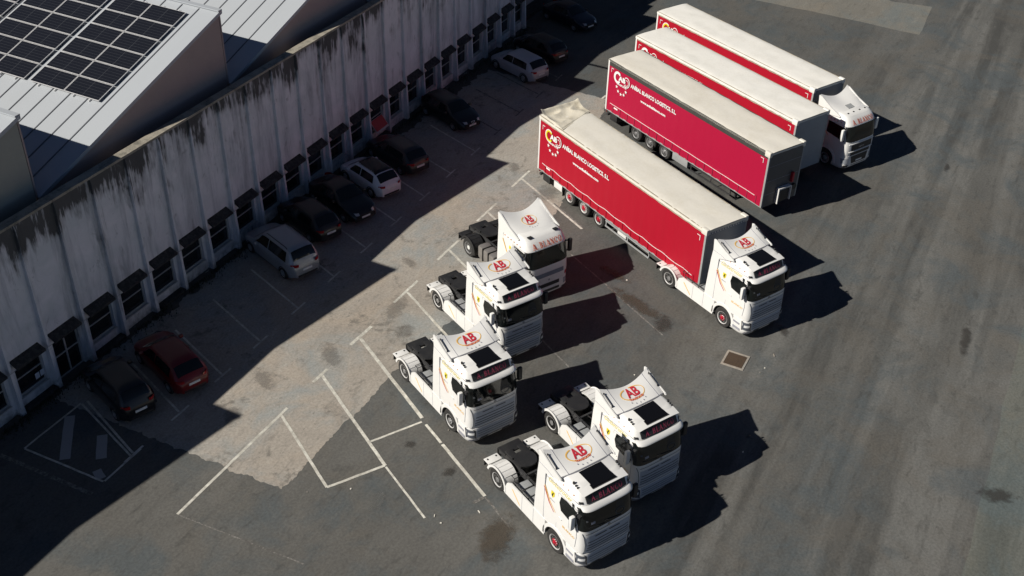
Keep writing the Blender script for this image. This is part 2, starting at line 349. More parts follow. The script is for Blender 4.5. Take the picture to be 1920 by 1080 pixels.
def line(name, segs, wd=.12, mat='road_paint', z=.008):
    mb = MB()
    for k, (a, b, c, d) in enumerate(segs):
        L = sqrt((c - a) ** 2 + (d - b) ** 2); ux, uy = (c - a) / L, (d - b) / L; n = max(2, int(L / .4)); h = wd / 2; zz = z + .003 * k
        vs = []
        for i in range(n + 1):
            t = i / n * L; j = noise.noise(Vector((a + ux * t * 3, b + uy * t * 3, 0))) * .015
            x, y = a + ux * t, b + uy * t; vs += [(x - uy * (h + j), y + ux * (h + j), zz), (x + uy * (h - j), y - ux * (h - j), zz)]
        mb.add(vs, [(2 * i, 2 * i + 1, 2 * i + 3, 2 * i + 2) for i in range(n)])
    return obj(name, mb, mat, kind='structure', smooth=False)
PL = 'parking_line'
line(PL, [(5.42, -9.3, -1.5, -9.25), (4.92, -9.36, 2.38, -13.43), (2.38, -13.43, 4.49, -14.78)])
line(PL, [(-1.5, -9.3, -1.2, -14.9)], .06, 'faded_paint')
line(PL, [(7.32, -9.28, 8.35, -9.32), (7.87, -9.38, 4.49, -14.8)], .14)
line(PL, [(4.45, -14.86, 2.83, -17.62)], .09)
line(PL, [(5.38, -13.52, 7.42, -14.76)], .1)
line(PL, [(10.29, -9.26, 11.91, -9.34), (10.9, -9.4, 7.62, -14.65)], .16)
line(PL, [(7.36, -14.99, 6.71, -16.11)], .12); line(PL, [(6.66, -16.2, 4.93, -19.11)], .14)
line(PL, [(4.9, -19.15, 3.97, -20.69)], .09, 'faded_paint')
line(PL, [(4.41, -18.88, 4.85, -19.1)], .14, 'faded_paint')
for x in (15.05, 19.2, 23.4, 27.5, 39.4):
    h = 1.05 if x < 30 else .3
    line(PL, [(x - h, -9.27, x + h, -9.33), (x, -9.38, x - 3.1, -14.5)] if x < 30 else [(x - h, -9.27, x + h, -9.31)], .13)
line(PL, [(26.0, -12.1, 24.5, -14.6)], .1, 'faded_paint'); line(PL, [(20.2, -17.8, 17.9, -21.6)], .08, 'faded_paint')
line(PL, [(16.2, -14.6, 13.56, -18.9)], .08, 'faded_paint'); line(PL, [(22, -14.9, 19.6, -18.9)], .08, 'faded_paint')
for x in (.2, 3.0, 5.8, 8.5, 11.4, 14.4, 17.3, 20.2, 23.15, 26.05, 29.0, 31.9, 34.75, 37.6, 40.5):
    line(PL, [(x - .55, -5.55, x + .55, -5.55), (x + .02, -5.48, x + 1.5, -1.6)], .1, 'road_paint' if x < 12 else 'faded_paint' if x > 30.5 else 'road_paint')
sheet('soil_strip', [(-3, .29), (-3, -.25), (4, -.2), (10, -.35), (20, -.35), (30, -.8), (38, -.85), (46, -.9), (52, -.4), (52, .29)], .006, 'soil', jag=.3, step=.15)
line('hatched_box', [(-1.66, -1.48, 1.45, -1.49), (-1.66, -1.52, -1.54, -5.57), (-1.5, -5.6, .56, -5.6), (1.45, -1.55, .06, -5.5)], .09, z=.006)
line('hatched_stripe', [(.65, -1.66, -1.35, -3.36)], .42, 'hatch_paint'); line('hatched_stripe', [(.43, -3.66, -.63, -4.6)], .42, 'hatch_paint'); line('hatched_stripe', [(-1.2, -4.9, -1.45, -5.4)], .35, 'hatch_paint')
line(PL, [(-2.39, -.9, -2.25, -5.66)], .18, 'faded_paint')
def stain(x, y, rx, ry, rot, mat, z=.02):
    n = 20; ca, sa = cos(rot), sin(rot); me = MB()
    me.add([(rx * cos(2 * pi * i / n), ry * sin(2 * pi * i / n), 0) for i in range(n)], [tuple(range(n))])
    o = obj('ground_stain', me, mat, kind='structure', smooth=False); o.location = (x, y, z); o.rotation_euler = (0, 0, rot)
for k, a in enumerate([(19.6, -19.6, 2.2, .55, 1.2, 'rusty'), (18.7, -21.3, .8, .6, .4, 'oil'), (21.4, -17.6, 1.2, .4, 1.3, 'rusty'), (14.7, -37.0, .55, 1.0, .3, 'oil'),
    (7.9, -17.3, .35, .28, 0, 'oil'), (9.2, -8.9, 1.2, .6, .9, 'apron_stain'), (6.4, -7.3, 1.1, .5, 1.1, 'apron_stain'), (3.9, -7.6, .8, .5, .6, 'apron_stain'), (13.6, -9.6, 1.4, .6, .2, 'apron_stain'), (12.3, -10.9, .8, .5, .2, 'apron_stain'),
    (5.4, -17.2, .4, .3, 0, 'oil'), (6.0, -15.0, .3, .3, 0, 'oil'), (9.5, -14.4, 1.6, .8, .4, 'rusty'), (17.2, -8.2, .7, .35, 1.2, 'apron_stain'), (28.4, -8.4, .8, .4, .6, 'apron_stain'), (26.8, -11.3, 1.3, .9, .2, 'apron_stain'),
    (2.6, -15.6, .8, .4, .2, 'scuff'), (3.2, -20.5, 1.5, .9, .2, 'rusty'), (21.0, -26.4, .6, .3, .8, 'oil'), (13.2, -27.2, .25, .12, 0, 'oil'), (16.2, -24.4, .3, .2, 0, 'scuff'), (24.5, -34.2, 1.8, .3, .1, 'oil'),
    (37.2, -20.2, 1.1, .3, .2, 'scuff'), (41, -30.5, .7, .2, .1, 'oil'), (36, -36.5, .8, .25, 1.2, 'rusty'), (10, -32, 3.5, .5, .05, 'scuff'), (18, -30.5, 5, .35, .03, 'scuff'), (26, -29.8, 4, .35, -.05, 'scuff'), (30, -24, 3, .5, -.4, 'scuff')]):
    stain(*a, z=.021 + .002 * k)
for k, (x, y, l, w_, a) in enumerate([(19.0, -26.6, .5, .1, .5), (4.1, -19.3, .35, .08, 1.0), (2.75, -14.3, .18, .1, .3), (1.8, -12.9, .12, .06, 1.), (3.1, -17.9, .3, .06, .4), (2.9, -18.3, .16, .1, 2.), (7.5, -16.0, .16, .08, .2), (12.2, -27.3, .2, .1, .2), (17.9, -26.5, .16, .1, .3), (17.5, -26.4, .1, .08, 1.), (21.2, -18.4, .2, .14, .7), (14.6, -21.5, .15, .1, 1.4)]):
    l *= .55; w_ *= .6; m_ = MB(); pts_ = [(l * .5 * cos(q * pi / 4) * (.7 + .3 * ((q * 7 + k) % 3) / 2), w_ * .5 * sin(q * pi / 4)) for q in range(8)]
    m_.prism(pts_, 'z', 0, .02); o_ = obj('debris', m_, 'tarp_cream' if k % 3 else 'apron', smooth=False); o_.location = (x, y, .012); o_.rotation_euler = (0, 0, a)
    o_['label'] = ['pale splinter lying right of the storm drain', 'white scrap at the lower end of the long worn line', 'small pale stone inside the empty bay', 'tiny pale chip left of the empty bay', 'white crumbs near the end of the thin bay line', 'pale crumb beside the end of the thin bay line', 'white chip in the open tarmac above the worn line', 'small scrap in the open tarmac right of the lowest tractor', 'loose concrete crumb just below the storm drain', 'smallest crumb just below the storm drain', 'scrap lying at the tip of the upper tractor shadow', 'pale chip in the tarmac between the two rows of tractors'][k]; o_['category'] = 'litter'
# drain grate
t = thing('storm_drain', 'square rusty drain grate with pale cracked concrete surround in the open asphalt', 'drain', (17.8, -25.15, 0), 0)
mb = MB()
for a in ((-.56, .56, .44, .53), (-.56, .56, -.53, -.44), (-.56, -.46, -.44, .44), (.46, .56, -.44, .44)): mb.box(a[0], a[1], a[2], a[3], .0, .03)
obj('frame', mb, 'apron', t)
mb = MB().box(-.46, .46, -.44, .44, 0, .012)
obj('pit', mb, 'black_plastic', t)
mb = MB()
for i in range(11): mb.box(-.44 + i * .082, -.40 + i * .082, -.43, .43, .013, .026)
obj('grate', mb, 'rust', t)
# ---------------------------------------------------------------- factory building
BAY = 2.0526; K0, K1 = -12, 23
fb = thing('factory_building', 'long white rendered factory with mildew stained pilastered wall and sawtooth roof', 'building', (0, 0, 0))
XA, XB = K0 * BAY, 46.8; WT = 8.32
mb = MB()
mb.box(XA, XB, .3, .62, 2.42, WT - .08)
for k in range(K0, K1):
    x = k * BAY; e = min(x + BAY, XB); door = k == 1
    if not door: mb.box(x, e, .3, .62, -.02, .6)
    mb.box(x, x + .12, .3, .62, .6 if not door else -.02, 2.42); mb.box(x + 1.55, e, .3, .62, .6 if not door else -.02, 2.42)
    mb.box(x + .12, x + 1.55, .3, .62, 2.02, 2.42)
mb.box(XB - .32, XB, .62, 1.5, -.02, WT - .08)
obj('wall', mb, 'render_wall', fb, smooth=False)
mb = MB().grid(140, 1, lambda u, v: (XA - .02 + (XB + .04 - XA) * u, .24 if v == 0 else .66, WT - .08 + .0))
cp = MB(); n = 160
def cpz(x): return WT + .015 * noise.noise(Vector((x * .7, 0, 0))) + .012 * noise.noise(Vector((x * 3, 1, 0)))
cp.loft([[(XA + (XB - XA) * i / n, .22, WT - .11), (XA + (XB - XA) * i / n, .66, WT - .11), (XA + (XB - XA) * i / n, .66, cpz(XA + (XB - XA) * i / n) + .02), (XA + (XB - XA) * i / n, .22, cpz(XA + (XB - XA) * i / n))] for i in range(n + 1)])
obj('coping', cp, 'coping', fb)
for k in range(K0, K1 + 1):
    x = k * BAY - .2
    if k == K1: x = XB - .13
    mb = MB(); h = .11
    pr = [(.32, 0), (.0, 0), (.03, .9), (.09, 2.4), (.14, 4.5), (.17, WT - .3), (.24, WT - .13), (.32, WT - .13)]
    rings = []
    for (y, z), ww in zip(pr, (h * 1.25, h * 1.25, h * 1.1, h, h * .85, h * .75, h * .7, h * .7)):
        pass
    lv = [(0, .0, .13), (.12, .0, .12), (1.0, .03, .10), (2.4, .09, .08), (4.5, .14, .06), (WT - .35, .17, .05), (WT - .115, .23, .045)]
    mb.loft([[(x - ww, .31, z), (x - ww * .8, y, z), (x + ww * .8, y, z), (x + ww, .31, z)] for z, y, ww in lv])
    obj('pilaster', mb, 'render_wall', fb, angle=25)
for k in range(K0, K1):
    x = k * BAY; door = k == 1
    # dark concrete hood: sloped slab with a cut right end
    mb = MB(); zt = 2.62; 
    mb.add([(x + .02, .3, zt), (x + 1.5, .3, zt), (x + 1.56, -.06, zt - .26), (x + .02, -.06, zt - .26),
            (x + .02, .3, zt - .12), (x + 1.5, .3, zt - .12), (x + 1.56, -.06, zt - .36), (x + .02, -.06, zt - .36)],
           [(0, 1, 2, 3), (7, 6, 5, 4), (0, 3, 7, 4), (3, 2, 6, 7), (2, 1, 5, 6), (1, 0, 4, 5)])
    mb.add([(x + 1.38, .3, zt - .16), (x + 1.52, .3, zt - .16), (x + 1.58, .0, zt - .40), (x + 1.42, .0, zt - .40), (x + 1.40, .3, zt - .62), (x + 1.52, .3, zt - .62)],
           [(0, 1, 2, 3), (3, 2, 5, 4), (0, 3, 4), (1, 5, 2), (0, 4, 5, 1)])
    obj('hood', mb, 'hood', fb, smooth=False)
    z0, z1 = (.02, 2.02) if door else (.6, 2.02); a, b = x + .12, x + 1.55
    nm = 'door' if door else 'window'
    fr = MB(); y0, y1 = .42, .47
    for q in ((a, a + .05, z0, z1), (b - .05, b, z0, z1), (a + .05, b - .05, z1 - .05, z1), (a + .05, b - .05, z0, z0 + .05), (a + .05, b - .05, (z0 + z1) / 2 + .1, (z0 + z1) / 2 + .14)):
        fr.box(q[0], q[1], y0, y1, q[2], q[3])
    if door: fr.box((a + b) / 2 - .03, (a + b) / 2 + .03, y0 - .003, y1, z0 + .05, z1 - .05)
    o = obj(nm, fr, 'window_frame', fb, smooth=False)
    obj('pane', MB().box(a + .02, b - .02, .48, .5, z0 + .02, z1 - .02), 'dark_pane', o, smooth=False)
    if not door: obj('sill', MB().box(a - .04, b + .04, .26, .42, .55, .6 + .003), 'window_frame', o, smooth=False)
    if k == 0:
        for px in (1.05, 1.32): obj('notice', MB().box(px, px + .22, .40, .405, .85, 1.15), 'paper', o, smooth=False)
    if k == 13:
        m2 = MB().add([(a + .05, .38, 1.33), (b - .08, .38, 1.33), (b - .08, -.12, .72), (a + .05, -.12, .72), (a + .05, .36, 1.31), (b - .08, .36, 1.31), (b - .08, -.14, .70), (a + .05, -.14, .70)],
                      [(0, 1, 2, 3), (7, 6, 5, 4), (0, 3, 7, 4), (3, 2, 6, 7), (2, 1, 5, 6), (1, 0, 4, 5)])
        obj('open_sash', m2, 'window_frame', fb, smooth=False, label='red window flap tilted open')
        m3 = MB().add([(a + .11, .345, 1.31), (b - .14, .345, 1.31), (b - .14, -.08, .79), (a + .11, -.08, .79), (a + .11, .34, 1.29), (b - .14, .34, 1.29), (b - .14, -.07, .77), (a + .11, -.07, .77)], [(0, 1, 2, 3), (7, 6, 5, 4), (0, 3, 7, 4), (3, 2, 6, 7), (2, 1, 5, 6), (1, 0, 4, 5)])
        for i, q in enumerate(m3.v): m3.v[i] = (q[0], q[1] - .0, q[2] + .02)
        obj('red_board', m3, 'red_panel', fb, smooth=False)
    if k in (2, 4, 0, 13): obj('step', MB().box(x + .02, x + 1.7, -.06, .3, 0, .16, .02), 'hood', fb)
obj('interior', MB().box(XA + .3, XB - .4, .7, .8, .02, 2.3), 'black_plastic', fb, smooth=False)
# band course at hood level
obj('cable', MB().tube([(XA, .02, 2.28), (XB, .02, 2.28)], .012, 5), 'galv', fb)
# sawtooth sheds
PX0, PER, PKZ, VZ, GY = 4.27, 12.32, 11.63, 7.87, 1.5
sl_ = (PKZ - VZ) / PER
for s in range(-3, 8):
    xv = PX0 + PER * (s - 0); xp = xv + PER
    zb = 0 if xp > XB + 1 else 6.5
    yb = 60
    g = MB().prism([(xv + .02, zb), (xp - .12, zb), (xp - .12, PKZ - .1), (xv + .02, VZ - .08)], 'y', GY + .02, GY + .25)
    obj('gable', g, 'gable_green' if s == -1 else 'gable', fb, smooth=False)
    r = MB().prism([(xv, VZ), (xp, PKZ), (xp, PKZ - .07), (xv, VZ - .07)], 'y', GY - .06, yb)
    obj('roof_sheet', r, 'roof_sheet', fb, smooth=False)
    sm = MB(); y = 2.53
    while y < (40 if s in (-1, 0, 1) else 20):
        sm.prism([(xv + .1, VZ + .1 * sl_ + .002), (xp - .25, PKZ - .25 * sl_ + .002), (xp - .25, PKZ - .25 * sl_ + .03), (xv + .1, VZ + .1 * sl_ + .03)], 'y', y - .022, y + .022); y += 1.02
    obj('roof_seams', sm, 'seam', fb, smooth=False)
    v = MB().box(xp - .1, xp - .02, GY, yb, VZ, PKZ - .08); obj('glazed_face', v, 'gable', fb, smooth=False)
    f = MB().box(xp - .22, xp + .04, GY - .1, yb, PKZ - .01, PKZ + .05); obj('ridge_cap', f, 'roof_sheet', fb, smooth=False)
    e = MB().prism([(xv, VZ - .16), (xp + .03, PKZ - .16), (xp + .03, PKZ + .02), (xv, VZ + .02)], 'y', GY - .1, GY - .062)
    obj('verge_flashing', e, 'roof_sheet', fb, smooth=False)
obj('gutter', MB().box(XA, 100, .66, GY + .02, 7.2, 7.3), 'chassis', fb, smooth=False)
obj('plinth', MB().box(XB + .003, 100, .55, GY, 0, .35, .02), 'hood', fb)
t = thing('vent_pipe', 'tall galvanised vent pipe with cap standing on the factory roof', 'vent pipe', (32.55, 1.85, 8.9), 0)
obj('pipe', MB().cyl((0, 0, -.2), (0, 0, 1.6), .09, 12), 'galv', t); obj('cap', MB().lathe([(.01, 0), (.2, .02), (.2, .05), (.01, .14)], (0, 0, 0)), 'galv', t)
t.children[1].rotation_euler = (pi / 2, 0, 0); t.children[1].location = (0, 0, 1.6)
# weeds at the wall foot
wd = MB()
for i in range(5200):
    x = random.uniform(-3, 47); cl = noise.noise(Vector((x * .6, 0, 5)))
    if cl < random.uniform(-.5, .35): continue
    y = -.05 - abs(random.gauss(0, .22)) if random.random() < .8 else -random.uniform(0, .8)
    h = random.uniform(.03, .2); a = random.uniform(0, pi); b = random.uniform(-.1, .1)
    wd.add([(x - .03 * cos(a), y - .03 * sin(a), 0), (x + .03 * cos(a), y + .03 * sin(a), 0), (x + b, y + b, h)], [(0, 1, 2)])
o = obj('weeds', wd, 'weeds', smooth=False, kind='stuff'); o['label'] = 'dark weeds and leaf litter along the foot of the factory wall'; o['category'] = 'weeds'
# solar panels
ang = -math.atan(sl_)
def solar_panel(label, group):
    t = thing('solar_panel', label, 'solar panel', group=group)
    fr = MB()
    for q in ((-.52, .52, -1.02, -1.0), (-.52, .52, 1.0, 1.02), (-.52, -.503, -1.0, 1.0), (.503, .52, -1.0, 1.0)): fr.box(q[0], q[1], q[2], q[3], 0, .045)
    obj('frame', fr, 'alu_white', t, smooth=False); obj('cells', MB().box(-.503, .503, -1.0, 1.0, .01, .038), 'solar_cells', t, smooth=False); return t
lab = {0: 'black solar panel in the array nearest the roof edge, on the middle shed', 1: 'black solar panel in the second array from the roof edge', 2: 'black solar panel in the third array from the roof edge', 3: 'black solar panel in the array farthest up the roof, at the photo corner'}
proto = None
rail_t = []
for a in range(4):
    ya = 2.80 + a * 4.48
    for r in range(6):
        for c in range(2):
            x = 9.53 + 1.045 * (r + .5); y = ya + 1.045 + c * 2.07; z = VZ + (x - PX0) * sl_ + .09
            g_ = 'solar panels on the factory roof, array %s' % ('one', 'two', 'three', 'four')[a]
            lb_ = 'black solar panel in %s, %s, %s column' % (('first array from the roof edge', 'second array from the roof edge', 'third array from the roof edge', 'fourth array from the roof edge')[a], ('lowest row', 'second row', 'third row', 'fourth row', 'fifth row', 'top row')[r], ('right', 'left')[c])
            if proto is None: proto = solar_panel(lb_, g_); o = proto
            else: o = dup(proto, (0, 0, 0), 0, lb_, g_)
            o.location = (x, y, z); o.rotation_euler = (0, ang, 0)
rb = MB()
for a in range(4):
    for y in (.55, 1.5, 2.6, 3.6): 
        yy = 2.80 + a * 4.48 + y; rb.prism([(9.45, VZ + (9.45 - PX0) * sl_ + .03), (15.9, VZ + (15.9 - PX0) * sl_ + .03), (15.9, VZ + (15.9 - PX0) * sl_ + .075), (9.45, VZ + (9.45 - PX0) * sl_ + .075)], 'y', yy - .02, yy + .02)
obj('mounting_rails', rb, 'alu_white', fb, smooth=False)
# ---------------------------------------------------------------- wheels
def wheel(parent, x, y, r=.52, wdt=.3, rim='chrome', hub='red_hub', side=-1, dual=False, hubr=.11, z=None):
    z = r if z is None else z; s = side; W = wdt * (2.1 if dual else 1)
    yo = 0; yi = -W
    def pr(lst): return [(a, s * b) for a, b in lst]
    c = (x, y, z)
    ty = MB().lathe(pr([(r * .58, -.02), (r * .62, 0), (r * .90, .0), (r * .97, -.03), (r, -.07), (r, -W + .07), (r * .97, -W + .03), (r * .9, -W), (r * .58, -W)]), c, 30)
    o = obj('wheel', ty, 'rubber', parent)
    deep = -.10 if dual else -.03
    rm = MB().lathe(pr([(.01, deep + .03), (r * .2, deep + .03), (r * .26, deep), (r * .42, deep - .02), (r * .46, deep - .05), (r * .53, -.05), (r * .56, -.01), (r * .62, .006), (r * .62, -.02)]), c, 30)
    ro = obj('rim', rm, rim, o)
    hb = MB().lathe(pr([(.01, deep + .09), (hubr * .8, deep + .085), (hubr, deep + .04), (hubr * 1.3, deep + .035), (hubr * 1.3, deep + .0)]), c, 16)
    for i in range(10):
        a = 2 * pi * i / 10; hb.lathe(pr([(.018, deep), (.018, deep + .05), (.002, deep + .055)]), (x + hubr * 1.75 * cos(a), y, z + hubr * 1.75 * sin(a)), 6)
    obj('hub', hb, hub, o)
    dk = MB()
    for i in range(10):
        a = 2 * pi * (i + .5) / 10; dk.lathe(pr([(.03, deep - .005), (.03, deep + .003), (.001, deep + .004)]), (x + r * .36 * cos(a), y, z + r * .36 * sin(a)), 8)
    obj('rim_holes', dk, 'black_plastic', o)
    return o
# ---------------------------------------------------------------- cab shell
def outline(xb, xf, hw, n=6., K=24, xc=None):
    xc = xf - .9 if xc is None else xc; pts = [(xb, -hw)]
    for i in range(K + 1):
        a = -pi / 2 + pi * i / K; c, s = max(cos(a), 0), sin(a)
        pts.append((xc + (xf - xc) * c ** (2 / n), hw * (abs(s) ** (2 / n)) * (1 if s >= 0 else -1)))
    pts.append((xb, hw)); return pts
def lerp_levels(lv, z):
    for a, b in zip(lv, lv[1:]):
        if z <= b[0]:
            t = (z - a[0]) / (b[0] - a[0]); t = max(0, min(1, t)); return [a[i] + (b[i] - a[i]) * t for i in range(len(a))]
    return list(lv[-1])
def front_pt(lv, z, b, off=0., n=6.):
    _, xb, xf, hw = lerp_levels(lv, z)[:4]; xc = xf - .9; q = min(1, abs(b) / hw)
    x = xc + (xf - xc) * (max(0., 1 - q ** n)) ** (1 / n)
    nx, ny = 1., (b / hw) ** 5 if abs(b) > 0 else 0.
    L = sqrt(nx * nx + ny * ny * 6); return (x + off * nx / L, b + off * ny * 2.4 / L, z)
def shell(lv, n=6., cap=True):
    dens = []
    for a, b in zip(lv, lv[1:]):
        m = max(1, int((b[0] - a[0]) / .2))
        for i in range(m): t = i / m; dens.append([a[j] + (b[j] - a[j]) * t for j in range(4)])
    dens.append(list(lv[-1][:4]))
    return MB().loft([[(x, y, z) for x, y in outline(xb, xf, hw, n)] for z, xb, xf, hw in dens], (True, cap))
def front_patch(lv, z0, z1, b0, b1, off, nb=24, nz=4, thick=0, n=6., shape=None):
    mb = MB(); hwf = lambda z: lerp_levels(lv, z)[3]
    def fn(u, v):
        z = z0 + (z1 - z0) * v; b = b0 + (b1 - b0) * u
        if shape: z, b = shape(u, v, z, b)
        b = max(-hwf(z) * .999, min(hwf(z) * .999, b)); return front_pt(lv, z, b, off, n)
    return mb.grid(nb, nz, fn)
def side_poly(lv, pts, s, off=.008):
    # polygon on the cab side; pts (x,z); s=-1 right, +1 left
    return MB().add([(x, s * (lerp_levels(lv, z)[3] + off), z) for x, z in pts], [tuple(range(len(pts)))])
def arch(mb, x, z, r0, r1, y0, y1, a0=0., a1=pi, n=16):
    rings = []
    for i in range(n + 1):
        a = a0 + (a1 - a0) * i / n
        rings.append([(x + r0 * cos(a), y0, z + r0 * sin(a)), (x + r1 * cos(a), y0, z + r1 * sin(a)), (x + r1 * cos(a), y1, z + r1 * sin(a)), (x + r0 * cos(a), y1, z + r0 * sin(a))])
    return mb.loft(rings)
def mirror(root, x, z0, z1, hw, body='white_paint', far=None):
    for s in (-1, 1):
        mb = MB().box(x - .06, x + .09, s * (hw + .14), s * (hw + .34), z0, z1, .05)
        o = obj('mirror', mb, far if far and s > 0 else body, root)
        obj('mirror_glass', MB().box(x - .075, x - .062, s * (hw + .16), s * (hw + .32), z0 + .04, z1 - .04), 'lamp_glass', o)
        obj('mirror_arm', MB().tube([(x - .02, s * (hw - .02), z1 - .06), (x, s * (hw + .17), z1 - .08)], .035), 'black_plastic', o)
        obj('mirror_arm', MB().tube([(x - .02, s * (hw - .02), z0 + .06), (x, s * (hw + .17), z0 + .05)], .035), 'black_plastic', o)
def deflector(root, x0, x1, zr_c, zr_e, zf, hw, mat='white_paint', swoop=.2, xr_out=.0):
    # rear edge at x0 (sweeping back toward the sides), front edge at x1
    def P(u, v):
        b = -1 + 2 * v; q = abs(b)
        xr = x0 - swoop * q ** 2; zr = zr_c + (zr_e - zr_c) * q ** 1.8
        zf_ = zf - .07 * q ** 4; x = xr + (x1 - .12 * q ** 4 - xr) * u
        z = zr + (zf_ - zr) * (u ** .85)
        return (x, b * hw, z)
    mb = MB().grid(12, 22, P)
    top = len(mb.v)
    mb.add([(p[0], p[1], p[2] - .05) for p in mb.v[:top]], [tuple(reversed(f)) for f in mb.f[:]])
    return P, mb
def serif_on(fn, word='A. BLANCO', wd=.17): return put(serif_word(word, wd), fn)
def emblem(root, P, uc, hh, ww, parts='deflector'):
    # AB emblem: oval, letters, small word and five dashes laid on the surface P(u,v)
    def at(px, py, off=.012):   # px to the viewer's right when seen from the front, py up (toward the rear)
        p = Vector(P(uc - py, .5 - px * -1)); return p
    def f(px, py, off=.014):
        p = P(uc - py, .5 + px); return (p[0], p[1], p[2] + off)
    ov = MB(); n = 28
    for i in range(n):
        a, b = 2 * pi * i / n, 2 * pi * (i + 1) / n
        if i in (n // 4, n // 4 + 1): continue
        t0, t1 = (.016 + .014 * (1 - cos(a + .0)) / 2), (.016 + .014 * (1 - cos(b)) / 2)
        r = lambda an, d: (ww * .52 * cos(an) * (1 - d * 3), hh * .5 * sin(an) * (1 - d * 6))
        ov.add([f(*r(a, 0)), f(*r(b, 0)), f(*r(b, t1)), f(*r(a, t0))], [(0, 1, 2, 3)])
    obj('emblem_oval', ov, 'oval', root)
    ab = text2d('AB', .03); obj('lettering', put(ab, lambda x, y: f((x - .5) * ww * .55, (y - .38) * hh * .72, .02)), 'text_red', root)
    tr = text2d('TRANSPORTES', .02); obj('lettering', put(tr, lambda x, y: f((x - .5) * ww * .62, -hh * .52 + y * hh * .17 + (x - .5) ** 2 * .1, .02)), 'text_red', root)
    st = MB()
    for k in range(5):
        a = -pi / 2 + (k - 2) * .42; cx, cy = ww * .42 * sin(k * .42 - .84), -hh * .80 + abs(k - 2) ** 2 * hh * .045
        g = star2d(0, 0, 1); st.add([f(cx + p[0] * ww * .035, cy + p[1] * hh * .07, .02) for p in g], [tuple(range(10))])
    obj('emblem_stars', st, 'text_grey', root)
def tyres_and_frame(root, rear_rim='chrome', rear_hub='steel', front_hub='red_hub', wb=3.8):
    for s in (-1, 1):
        wheel(root, 0, s * 1.22, dual=True, rim=rear_rim, hub=rear_hub, side=s, hubr=.14)
        wheel(root, wb, s * 1.22, rim='chrome', hub=front_hub, side=s, hubr=.075)
    ch = MB()
    for s in (-1, 1): ch.box(-1.0, 3.6, s * .38, s * .46, .78, 1.04)
    for x in (-.95, -.4, .75, 1.6, 2.5): ch.box(x, x + .09, -.38, .38, .8, 1.0)
    ch.box(-.1, .1, -.75, .75, .42, .62, .03); ch.cyl((0, -.8, .52), (0, .8, .52), .12, 12); ch.lathe([(.01, -.25), (.24, -.16), (.27, 0), (.24, .16), (.01, .25)], (0, 0, .5), 16)
    ch.box(3.7, 3.9, -.9, .9, .4, .6)
    obj('chassis', ch, 'chassis', root)
    fw = MB(); n = 24; pts = []
    for i in range(n):
        a = 2 * pi * i / n; pts.append((.18 + .47 * cos(a), .45 * sin(a)))
    rr = [p for p in pts if not (p[0] < -.1 and abs(p[1]) < .12)]
    fw.prism([(x, y) for x, y in rr], 'z', 1.13, 1.2)
    fw.box(-.62, -.1, .14, .44, 1.09, 1.17, .02); fw.box(-.62, -.1, -.44, -.14, 1.09, 1.17, .02)
    fw.box(-.05, .45, -.42, .42, 1.04, 1.12)
    obj('fifth_wheel', fw, 'black_plastic', root)
    rp = MB().box(-1.02, -.52, -.5, .5, 1.0, 1.07, .015); rp.box(-1.05, -.98, -1.1, 1.1, .55, .72, .01); rp.box(-1.06, -1.0, -.5, .5, .74, 1.0)
    obj('rear_platform', rp, 'black_plastic', root)
    hs = MB()
    for j, y in enumerate((-.2, .0, .2)):
        pts = [(2.55, y, 2.2), (2.2, y * 1.2, 1.75 - .1 * j), (1.7, y * 1.4, 1.45 + .12 * j), (1.1, y, 1.25)]
        hs.tube(pts, .022, 6)
    obj('air_hoses', hs, 'black_plastic', root)
    lt = MB()
    for s in (-1, 1): lt.box(-1.07, -1.052, s * .75, s * 1.08, .57, .70)
    obj('tail_lamps', lt, 'lamp_red', root)
def fenders(root, mat, y0=.62, y1=1.26):
    for s in (-1, 1):
        mb = arch(MB(), 0, .52, .585, .62, s * y0, s * y1, radians(4), radians(160))
        mb.box(-.9, -.54, s * y0, s * y1, .90, .935, .01)
        mb.box(.56, .6, s * y0, s * y1, .5, .58)
        for k in range(5):
            a = radians(45 + k * 22); c_, s_ = cos(a), sin(a)
            mb.cyl((.628 * c_, s * (y0 + .05), .52 + .628 * s_), (.628 * c_, s * (y1 - .05), .52 + .628 * s_), .01, 5)
        # outer lip
        mb = arch(mb, 0, .52, .56, .66, s * (y1 - .015), s * (y1 + .01), radians(-12), radians(165))
        o = obj('mudguard', mb, mat, root)
        obj('mud_flap', MB().box(-.925, -.91, s * (y0 + .08), s * (y1 - .05), .55, .9), 'black_plastic', o)
        b = MB()
        for q in (.2, .45): b.lathe([(.001, .0), (.03, .0), (.03, .01), (.001, .012)], (0, 0, 0), 6)
        rv = MB()
        for q in (y0 + .12, y1 - .12): rv.box(-.82, -.74, s * (q - .03), s * (q + .03), .936, .945)
        obj('rivets', rv, 'black_plastic', o)
